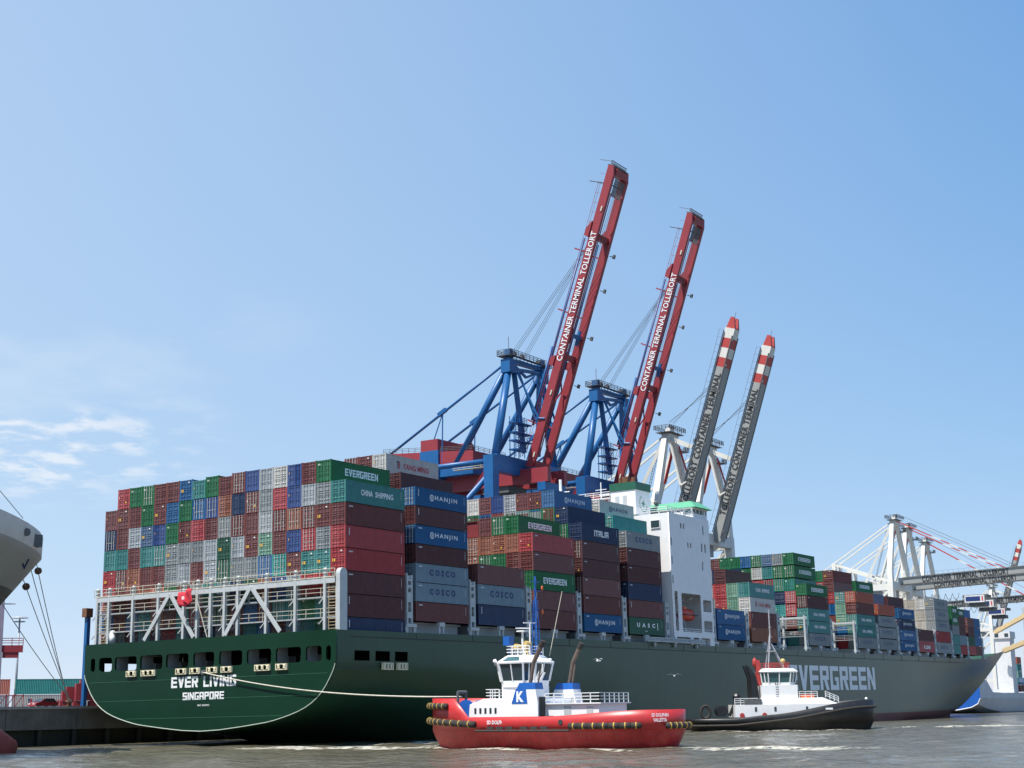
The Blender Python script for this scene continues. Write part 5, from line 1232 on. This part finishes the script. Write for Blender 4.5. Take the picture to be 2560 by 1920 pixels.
b = MB(); b.loft([s2(1,0), s2(1.02,.5)]); b.build('lower_wall', W_, wh2)
b = MB(); b.loft([s2(1.0,.5), s2(1.10,2.1)]); b.build('glazing', M['glass_green'], wh2)
for k in range(8):
    p = o2[k]; q_ = o2[(k+1) % 8]
    for t in (0, .5):
        m_ = (p[0]+(q_[0]-p[0])*t, p[1]+(q_[1]-p[1])*t)
        b = MB(); b.beam((m_[0]*1.03,m_[1]*1.03,.45), (m_[0]*1.12,m_[1]*1.12,2.15), .18 if t == 0 else .12, .16); b.build('window_post', W_, wh2)
b = MB(); b.loft([s2(1.16,2.1), s2(1.2,2.3), s2(.95,2.8)]); b.build('roof', W_, wh2)
b = MB(); b.rail([(-2.2,-1.9,2.8),(2.0,-1.9,2.8),(2.4,0,2.8),(2.0,1.9,2.8),(-2.2,1.9,2.8)], .9, .04, post=.9); b.build('roof_railing', M['stripe_red'], wh2)
b = MB()
for s in (-1, 1): b.tube((-1.4,s*1.4,2.8), (-.6,0,8.6), .11); b.tube((1.4,s*.9,2.8), (-.5,0,7.0), .09)
b.tube((-.6,0,6), (-.6,0,12.6), .11); b.beam((-.6,-1.6,8.0), (-.6,1.6,8.0), .1, .1); b.beam((-.6,-1.2,9.6), (-.6,1.2,9.6), .1, .1); b.beam((-.6,-.9,11.2), (-.6,.9,11.2), .08, .08); b.box(-1.3,.1,-.8,.8,5.6,5.75); b.build('mast', M['mast_grey'], wh2)
b = MB(); b.ball((1.2,-.6,4.0), .45); b.tube((1.2,-.6,2.8), (1.2,-.6,3.8), .1); b.build('satellite_dome', M['yellow'], wh2, smooth=True)
b = MB(); b.tube((-.2,-2.55,-4.6), (-.2,-2.55,.5), .05)
for k in range(13): b.beam((-.6,-2.62,-4.6+k*.4), (-.1,-2.62,-4.6+k*.4), .06, .06)
b.tube((-.6,-2.55,-4.6), (-.6,-2.55,.5), .05); b.build('ladder', M['dark'], wh2)
for sy in (1, -1):
    b = MB(); b.loft([[(-4.9,sy*1.6-.6,4.2),(-3.6,sy*1.6-.6,4.2),(-3.6,sy*1.6+.6,4.2),(-4.9,sy*1.6+.6,4.2)], [(-4.9,sy*1.6-.5,8.6),(-4.0,sy*1.6-.5,8.6),(-4.0,sy*1.6+.5,8.6),(-4.9,sy*1.6+.5,8.6)], [(-5.6,sy*1.6-.4,10.6),(-5.1,sy*1.6-.4,10.4),(-5.1,sy*1.6+.4,10.4),(-5.6,sy*1.6+.4,10.6)]]); b.build('funnel', M['tug_black'], t2)
b = MB(); b.box(-3.9,-3.2,-1.5,-.6,7.2,11.4); b.ball((-4.0,-1.1,11.0), .7, sc=(.6,.6,1.2)); b.build('red_flue', M['stripe_red'], t2)
b = MB(); b.box(-6.4,-3.6,-3.52,-2.2,4.2,5.1); b.build('side_locker', M['machine'], t2)
b = MB(); b.tube((-9.8,-1.8,3.2), (-9.8,1.8,3.2), .9, n=14); b.beam((-8.6,-1,2.4), (-7.2,-1.2,5.4), .9, .5); b.ball((-7.3,-1.2,5.4), .7); b.build('towing_winch', M['tug_black'], t2)
b = MB()
for k in range(16):
    a0, a1 = 2*math.pi*k/16, 2*math.pi*(k+1)/16
    b.tube((-12.6+.75*math.cos(a0),-1.5,3.1+1.0*math.sin(a0)), (-12.6+.75*math.cos(a1),-1.5,3.1+1.0*math.sin(a1)), .28, n=6)
b.build('stern_gantry_ring', M['tyre'], t2)
for rp in ([(-8.0,-3.4,4.2),(-4.2,-3.4,4.2)], [(7.2,-2.4,5.2),(9.4,-2.0,4.3)], [(2.8,-2.7,5.2),(5.8,-2.7,5.2)]): b = MB(); b.rail(rp, 1.0, .045, post=.9); b.build('railing', W_, t2)
b = MB(); b.box(3.0,5.6,-1.2,1.2,5.2,5.7); b.build('life_raft_rack', M['orange'], t2)
b = MB(); b.ball((14.4,-.4,4.9), .24); b.tube((14.4,-.4,4.0), (14.4,-.4,4.8), .08); b.build('bow_lamp', W_, t2)
for x in (-6.9,-3.2): b = MB(); b.tube((x,-3.62,2.5), (x,-3.52,2.5), .4, n=12); b.build('lifebuoy', M['stripe_red'], t2)
pu = .45; b = MB(); x_ = pu*L2/2; b.box(x_-.7,x_+.7,-hbr2(pu,2.2)-.06,-hbr2(pu,2.2)+.02,zt2(x_)-.75,zt2(x_)-.45); b.build('name_plate', M['letter_white'], t2)

# ------------------------------------------------------------------ grey ship bow at the left
lx0 = -25.0; ly0 = 6.0
ls = thing('moored_ship', 'pale grey ship bow with red bulb at the left edge', 'ship', (lx0, ly0, 0))
def lsec(s):
    """s metres behind the stem head"""
    hd = 21.0*(1-max(0,1-s/46.0)**2.1)**.72
    zs = 22.4+.07*s; ztp = 24.7+.08*s      # knuckle and bulwark top
    hw = 0 if s < 22 else 18.0*(1-max(0,1-(s-22)/70.0)**1.8)
    zb = max(-2.0, 22.0-1.06*s)
    out = [(hd, ztp), (hd*.985, zs)]
    zm = max(zb, min(zs-.05, 18.8))
    for z in [zs+(zm-zs)*k/5 for k in range(1, 6)] + [zm+(zb-zm)*k/5 for k in range(1, 6)]:
        t = max(0.0, (z-zb)/(zs-zb)); y = hw+(hd*.985-hw)*t**1.15
        out.append((y, z))
    return out
sts = [0.05,.4,.9,1.6,2.5,3.6,5,6.5,8,10,12.5,15,18,22,27,33,40,50,65]
rg = []
for s in sts:
    q_ = lsec(s); rg.append([(-s, -y, z) for y, z in q_] + [(-s, y, z) for y, z in reversed(q_)])
nn = len(rg[0])
def lm(i, j):
    jj = min(j, nn-2-j)
    if jj == 0: return 0
    return 2 if jj >= 6 else 1
b = MB(); b.loft(rg, closed=False, cap=False, mfun=lm); b.build('bow', [M['lship_white'], M['lship_grey'], M['lship_low']], ls, smooth=True)
b = MB(); b.loft([[(-s, -lsec(s)[0][0]*.97, lsec(s)[0][1]-1.1), (-s, lsec(s)[0][0]*.97, lsec(s)[0][1]-1.1)] for s in sts], closed=False, cap=False); b.build('deck', M['deck'], ls)
rb = []
for k in range(11):
    u = k/10; s = 1.6+24*u; r = max(.04, min(1,u*3.2))**.45
    rb.append([(-s, 3.2*r*math.cos(t), .6+3.7*r*math.sin(t)) for t in [2*math.pi*j/18 for j in range(18)]])
b = MB(); b.loft(rb); b.build('bulb', M['bulb_red'], ls, smooth=True)
hy = lambda s, f: -(lsec(s)[0][0]*f)
b = MB(); b.box(-7.6,-6.2,hy(6.9,1.0)-.3,hy(6.9,.9)+.6,lsec(6.9)[1][1]+.3,lsec(6.9)[1][1]+1.7); b.build('anchor_pocket', M['machine'], ls)
b = MB(); b.tube((-10.2,hy(10.2,1.0)+.3,lsec(10.2)[1][1]+1.3), (-10.2,hy(10.2,1.0)-.2,lsec(10.2)[1][1]+1.25), .45, n=14); b.build('fairlead', M['machine'], ls)
b = MB(); b.box(-5.0,-1.9,-2.6,-.6,23.7,26.0); b.rail([(-1.4,-2.2,24.3),(-1.4,.8,24.3)], 1.6, .06, post=1.2); b.build('bow_locker', M['ship_grey'], ls)
yy = -(lsec(7.4)[4][0]+lsec(7.4)[3][0])/2
put_text(text_mesh('W', bold=.01), M['letter_blue'], ls, axes((-7.4,yy-.25,(lsec(7.4)[4][1]+lsec(7.4)[3][1])/2+.4), (.80,-.60,.0), (-.28,-.37,.88)), 1.9, 1.3)
b = MB(); b.tube((-3.0,-1,27.5), (-30,-1,50), .05, n=4); b.build('fore_stay', M['rope_dark'], ls)
LB_ = Vector((lx0, ly0, 0))
bol = Vector((-1.3,27.2,5.9))
for i, (off, lab) in enumerate((((-.6,-.9,22.3),'outermost mooring line of the grey bow, running down to the bollard'), ((-.9,-.3,21.6),'second mooring line of the grey bow, close beside the outermost one'), ((-2.2,-.7,20.2),'third mooring line of the grey bow, between the outer pair and innermost'), ((-5.2,-1.0,17.1),'innermost mooring line of the grey bow, lowest on the stem'))):
    a = LB_+Vector(off); e = bol+Vector((i*.25,0,0)); pts = []
    for k in range(13):
        u = k/12; p = a.lerp(e, u); p.z -= .35*4*u*(1-u); pts.append(p)
    rope('mooring_line', lab, pts, .055, M['rope_grey'])
    if i in (0, 2):
        p = a.lerp(e, .05); d_ = (e-a).normalized()*.12
        b = MB(); b.tube(p-d_-LB_, p+d_-LB_, .45, n=12); b.build('rat_guard', M['rust'], ls)

# ------------------------------------------------------------------ things on the quay at the left
bo = thing('bollard', 'rusty bollard on the quay edge holding the mooring lines', 'bollard', (-1.0,27.4,5.38))
b = MB(); b.tube((0,0,0), (0,0,.7), .35, n=12); b.tube((0,0,.6), (0,0,.85), .55, n=12); b.build('post', M['rust'], bo); b = MB(); b.box(-.7,.7,-.6,.6,0,.06); b.build('base_plate', M['rust'], bo)
def car(loc, rz):
    c = thing('parked_car', 'small red car parked on the quay beside the green stern', 'car', loc, rz)
    prof = [(-2.05,.45),(-2.0,.95),(-1.75,1.05),(-1.2,1.48),(.35,1.50),(1.05,1.02),(1.95,.86),(2.08,.45)]
    b = MB(); b.loft([[(x, y*(1-.10*max(0,z-.9)), z) for x, z in prof] for y in (-.85,.85)]); b.build('body', M['car_red'], c)
    for s in (-1, 1):
        b = MB(); b.add([(-1.15,.83*s,1.40),(-1.6,.86*s,1.06),(.78,.86*s,1.06),(.28,.83*s,1.42)], [(0,1,2,3)]); b.build('side_window', M['glass'], c)
    b = MB(); b.add([(.40,-.72,1.48),(.40,.72,1.48),(1.05,.76,1.06),(1.05,-.76,1.06)], [(0,1,2,3)]); b.v = [(x+.02,y,z+.02) for x,y,z in b.v]; b.build('windscreen', M['glass'], c)
    for x in (-1.3, 1.3):
        for s in (-1, 1):
            b = MB(); b.tube((x,.70*s,.32), (x,.88*s,.32), .32, n=14); w_ = b.build('wheel', M['tyre'], c); b = MB(); b.tube((x,.85*s,.32), (x,.895*s,.32), .18, n=10); b.build('rim', M['ship_grey'], w_)
    for s in (-1, 1): b = MB(); b.box(2.0,2.09,.45*s-.18,.45*s+.18,.68,.82); b.build('headlight', M['sticker_white'], c)
car((-2.2,31.5,qz+.01), R_(182))
# yard containers
def yard(loc, rz, colr, lab, L=L40, txt=None):
    o = bpy.data.objects.new('shipping_container', get_cm(L, ST)); COL.objects.link(o); o.location = loc; o.rotation_euler = (0,0,rz)
    o.material_slots[0].link = 'OBJECT'; o.material_slots[0].material = CM[colr]
    for side in (-1, 1):
        d = bpy.data.objects.new('door', get_dm(ST, 1, side)); COL.objects.link(d); d.parent = o; d.location = (.02,-1.055*side,0); d.material_slots[0].link = 'OBJECT'; d.material_slots[0].material = CM[colr]
    if txt: side_text(o, txt, ST, L, colr)
    return tag(o, lab, 'container', 'containers on the quay')
ya = R_(-36)
def yp(px, d):           # a spot on the quay seen under this azimuth
    a = R_(33.32) - math.atan((px-1280)/3579.64*1.0); return Vector((CAMLOC.x+d*math.cos(a), CAMLOC.y+d*math.sin(a), qz+.01))
p0 = yp(48, 262); vx = Vector((math.cos(ya), math.sin(ya), 0))
yard(p0, ya, 'white', 'white container with red lettering standing on the quay at the left', txt='YM')
yard(p0+Vector((0,0,2.6))+vx*.3, ya, 'bright teal', 'bright teal container on top of the white one on the quay')
yard(p0+vx*12.7, ya, 'red', 'red container on the quay, right of the white lettered one')
yard(p0+vx*12.6+Vector((0,0,2.6)), ya, 'grey', 'grey container on top of the red one on the quay', txt='CO')
yard(p0-vx*6.6+Vector((0,0,0)), ya, 'light grey', 'short light grey container on the quay, left of the white one', L=L20)
yard(p0-vx*6.6+Vector((0,0,2.6)), ya, 'orange red', 'short orange red container on top of the light grey one on the quay', L=L20)
yard(p0-vx*13.2+Vector((0,0,0)), ya, 'dark red', 'short dark red container at the far left of the quay row', L=L20)
yard(p0-vx*13.2+Vector((0,0,2.6)), ya, 'brown', 'short brown container topping the far left end of the quay row', L=L20)
fw = thing('flood_wall', 'low pale concrete wall in front of the quay containers', 'wall', (yp(48,250)).to_tuple(), ya)
for k in range(6): b = MB(); b.box(k*3.0+.03,k*3.0+2.97,-.2,.2,0,.95); b.build('panel', M['conc_light'], fw)
def lamp(loc, h, lab):
    l = thing('light_mast', lab, 'light mast', loc)
    b = MB(); b.tube((0,0,0), (0,0,h), .42, n=10, r2=.22); b.build('pole', M['mast_grey'], l, smooth=True)
    for z, r in ((h-.9,1.6),(h+.2,2.4)):
        b = MB(); b.tube((0,0,z), (0,0,z+.28), r, n=16, r2=r*.9); b.build('lamp_ring', M['mast_grey'], l)
lamp(yp(54, 430), 25.5, 'tall grey light mast with two round lamp rings behind the quay containers')
# red gantry at the edge of the picture: its mauve column, red beam and red fence
gc = thing('gantry_column', 'tall mauve grey column with red cross beam at the left edge', 'gantry', yp(2, 225).to_tuple(), R_(-40))
b = MB(); b.loft([[(dx*w,dy*w,z) for dx, dy in ((-1,-1),(1,-1),(1,1),(-1,1))] for z, w in ((0,.75),(24,.6))]); b.build('column', M['mast_mauve'], gc)
b = MB(); b.box(.5,3.6,-.5,.5,8.2,9.2); b.box(.8,3.0,-.4,.4,7.4,8.2); b.rail([(.5,-.5,9.2),(3.6,-.5,9.2)], 1.0, .05); b.build('cross_beam', M['crane_red'], gc)
b = MB(); b.beam((-2,0,15.2), (2.2,0,15.2), .2, .15); b.build('lamp_bracket', M['mast_grey'], gc)
fe = thing('red_railing', 'red steel railing with diagonal bars on the quay edge at left', 'railing', yp(-10, 216).to_tuple(), R_(-38))
b = MB()
for z in (.3, 1.9): b.beam((0,0,z), (4.6,0,z), .14, .14)
b.build('rail', M['crane_red'], fe)
for k in range(5): b = MB(); b.beam((k*1.12+.05,0,0), (k*1.12+.05,0,2.1), .14, .14); b.build('post', M['crane_red'], fe)
for k in range(4): b = MB(); b.beam((k*1.12+.05,0,.3), (k*1.12+1.12,0,1.9), .1, .1); b.build('diagonal', M['crane_red'], fe)
bp_ = thing('signal_post', 'blue post with a brown box on top beside the green stern', 'post', (4.6,31.0,qz))
b = MB(); b.loft([[(dx*.3,dy*.3,z) for dx, dy in ((-1,-1),(1,-1),(1,1),(-1,1))] for z in (0,13.2)]); b.build('post', M['crane_blue'], bp_); b = MB(); b.box(-.7,.5,-.5,.5,13.2,14.5); b.build('box', M['rust'], bp_)
for i, (px, d, h) in enumerate(((195,226,2.6),(228,224,3.6))):
    bg_ = thing('crane_bogie', ('red travelling gear with two wheel blocks right behind the red car', 'tall red travelling gear below the blue post')[i], 'crane bogie', yp(px, d).to_tuple(), R_(-30))
    b = MB(); b.box(-1.6,1.6,-.7,.7,1.2,h); b.box(-1.0,1.0,-.6,.6,h,h+.6); b.build('frame', M['crane_red'], bg_)
    for x in (-1.1,1.1): b = MB(); b.box(x-.75,x+.75,-.6,.6,.0,1.15); b.build('wheel_block', M['crane_red'], bg_)

# ------------------------------------------------------------------ beyond the bow, at the right
def far_ship(loc, rz, lab, B=22, H=11.5, L=120):
    s = thing('feeder_ship', lab, 'ship', loc, rz)
    tr = [(B/2,H),(B/2,5),(B/2*.93,3.2),(B/2*.75,2.0),(B/2*.4,1.2),(0,.9)]
    ol = tr+[(-y,z) for y,z in reversed(tr[:-1])]
    b = MB(); b.prism(ol, 0, -.2, 0); b.build('transom', M['blue_hull'], s)
    low = lambda k, hh: [(y,(hh if z == H else (min(z, hh-.5) if z > 4 else z-k*3))) for y,z in ol]
    b = MB(); b.loft([[(x,y,z) for y,z in low(k,hh)] for x,k,hh in ((0.02,0,H),(9,.5,H-.3),(16,.7,H*.62),(30,1,H*.6),(L-30,1,H*.62))]+[[(L,y*.1,z) for y,z in low(1,H)]]); b.build('hull', M['far_grey'], s)
    b = MB(); pts_ = [(-.22,y,z) for y,z in tr[1:]]+[(-.22,-y,z) for y,z in reversed(tr[1:-1])]; b.path(pts_, .18, n=5); b.build('pale_edge', M['letter_white'], s)
    b = MB(); b.rail([(0,B/2,H),(0,-B/2,H),(9,-B/2,H-.3)], 1.1, .08, post=3); b.build('railing', M['bld_white'], s)
    return s
def apt(px, d, z=0): v = yp(px, d); v.z = z; return v
fs1 = far_ship((362.4, 15.4, 0), 0, 'blue sterned grey ship lying just ahead of the green bow', B=26, H=11.4)
fs2 = far_ship((326.0, -29.8, 0), 0, 'second blue sterned ship at the right edge of the picture', B=14, H=8.8, L=90)
b = MB(); b.box(6,14,-5,5,8.8,14.5); b.box(7,12,-4,4,14.5,17.5); b.build('accommodation', M['bld_white'], fs2)
b = MB(); b.ball((4,4.6,10.4), 1.3, sc=(1.4,.8,1)); b.build('lifeboat', M['orange'], fs2)
b = MB(); b.box(46,52,-12.4,-7.0,6.8,26.5); b.box(45.4,52.6,-12.8,-6.6,26.5,29.0); hs_ = b.build('accommodation', M['bld_white'], fs1)
for y in (-12.2,-8.6): b = MB(); b.box(45.33,45.39,y,y+1.4,27.0,28.3); b.build('window', M['glass'], hs_)
k = 0
for y, z, col_ in ((-3.6,7.2,'dark red'),(-3.6,9.8,'teal'),(-3.6,12.4,'pale green'),(-3.6,15.0,'teal'),(-3.6,17.6,'orange red'),(-6.2,7.2,'brown'),(-6.2,9.8,'blue'),(-1.0,9.8,'pale green'),(-1.0,12.4,'red'),(-1.0,15.0,'orange red')):
    o = bpy.data.objects.new('shipping_container', get_cm(L20, ST)); COL.objects.link(o); o.location = (362.4+62, 15.4+y-5.4, z)
    o.material_slots[0].link = 'OBJECT'; o.material_slots[0].material = CM[col_]
    for side in (-1, 1):
        d = bpy.data.objects.new('door', get_dm(ST, 1, side)); COL.objects.link(d); d.parent = o; d.location = (.02,-1.055*side,0); d.material_slots[0].link = 'OBJECT'; d.material_slots[0].material = CM[col_]
    tag(o, f"{col_} container on the far blue sterned ship, {['lowest','second','third','fourth','fifth'][round((z-7.2)/2.6)]} tier, {'middle' if y == -3.6 else ('outer' if y < -5 else 'inner')} pile", 'container', 'containers on the far ship')
ot = thing('office_tower', 'pale tower with blue glass front at the right edge', 'building', apt(2537, 1400, qz).to_tuple(), R_(-72))
b = MB(); b.box(0,6.4,0,24,0,82); b.build('stair_core', M['bld_white'], ot)
b = MB(); b.box(6.42,30,.3,24,0,84); b.build('wall', M['bld_white'], ot)
for i in range(20):
    b = MB(); b.box(6.6,29.6,.12,.28,2+i*4.05,5.4+i*4.05); b.build('window_band', M['bld_glass'], ot)
b = MB(); b.box(6,16,6,16,84,88); b.build('roof_plant', M['bld_white'], ot)
lo_ = thing('office_block', 'low pale block standing left of the glass tower', 'building', apt(2524, 1250, qz).to_tuple(), R_(-76))
b = MB(); b.box(0,14,0,20,0,42); b.build('wall', M['bld_white'], lo_)
for i in range(8):
    b = MB(); b.box(1.0,13.0,-.12,-.01,4+i*4.6,5.6+i*4.6); b.build('window_band', M['far_grey'], lo_)
def jib(a, e, lab):
    p = yp(*a[:2]); p.z = a[2]; q_ = yp(*e[:2]); q_.z = e[2]
    o = thing('deck_crane_jib', lab, 'crane jib', p.to_tuple()); b = MB(); v = q_-p
    b.beam((0,0,0), v, 1.5, 1.3); b.build('jib', M['jib'], o)
    for k in range(8): b = MB(); b.beam(v*(k/8)+Vector((0,0,.7)), v*((k+.4)/8)+Vector((0,0,1.0)), .3, .3); b.build('lug', M['jib'], o)
jib((2478,520,20.4), (2640,500,27.5), 'cream crane jib rising just above the green bow')
jib((2462,560,28.6), (2640,540,40), 'upper cream crane jib rising behind the bow')
# ------------------------------------------------------------------ gulls
def gull(px, py, d, lab, fl=1):
    rdir = WF + WR*((px-1280)/3579.64) - WU*((py-960)/3579.64); rdir /= math.hypot(rdir.x, rdir.y)
    p = CAMLOC + rdir*d
    g = thing('gull', lab, 'gull', p.to_tuple(), R_(-20*fl))
    rg_ = [[(x, r*math.cos(t), r*math.sin(t)) for t in [2*math.pi*k/8 for k in range(8)]] for x, r in ((-.35,.02),(-.2,.07),(0,.11),(.18,.08),(.27,.065),(.34,.05),(.40,.01))]
    b = MB(); b.loft(rg_); b.build('body', M['gull'], g, smooth=True)
    for s in (-1, 1):
        b = MB(); b.loft([[(.14,0,.05),(-.1,0,.05),(-.1,0,.02),(.14,0,.02)], [(.16,s*.38,.26),(-.08,s*.36,.26),(-.08,s*.36,.24),(.16,s*.38,.24)], [(-.05,s*.85,.16),(-.12,s*.85,.16),(-.12,s*.85,.15),(-.05,s*.85,.15)]]); b.build('wing', M['gull_grey'], g)
gull(1496,1652,165,'white gull flying right of the red tug funnels'); gull(1686,1690,175,'white gull flying low between the two tugs',-1); gull(2130,1770,260,'small gull above the black tug bow')

# ------------------------------------------------------------------ ship frame to world
for o in SHIPOBJ: o.matrix_basis = SHIP @ o.matrix_basis
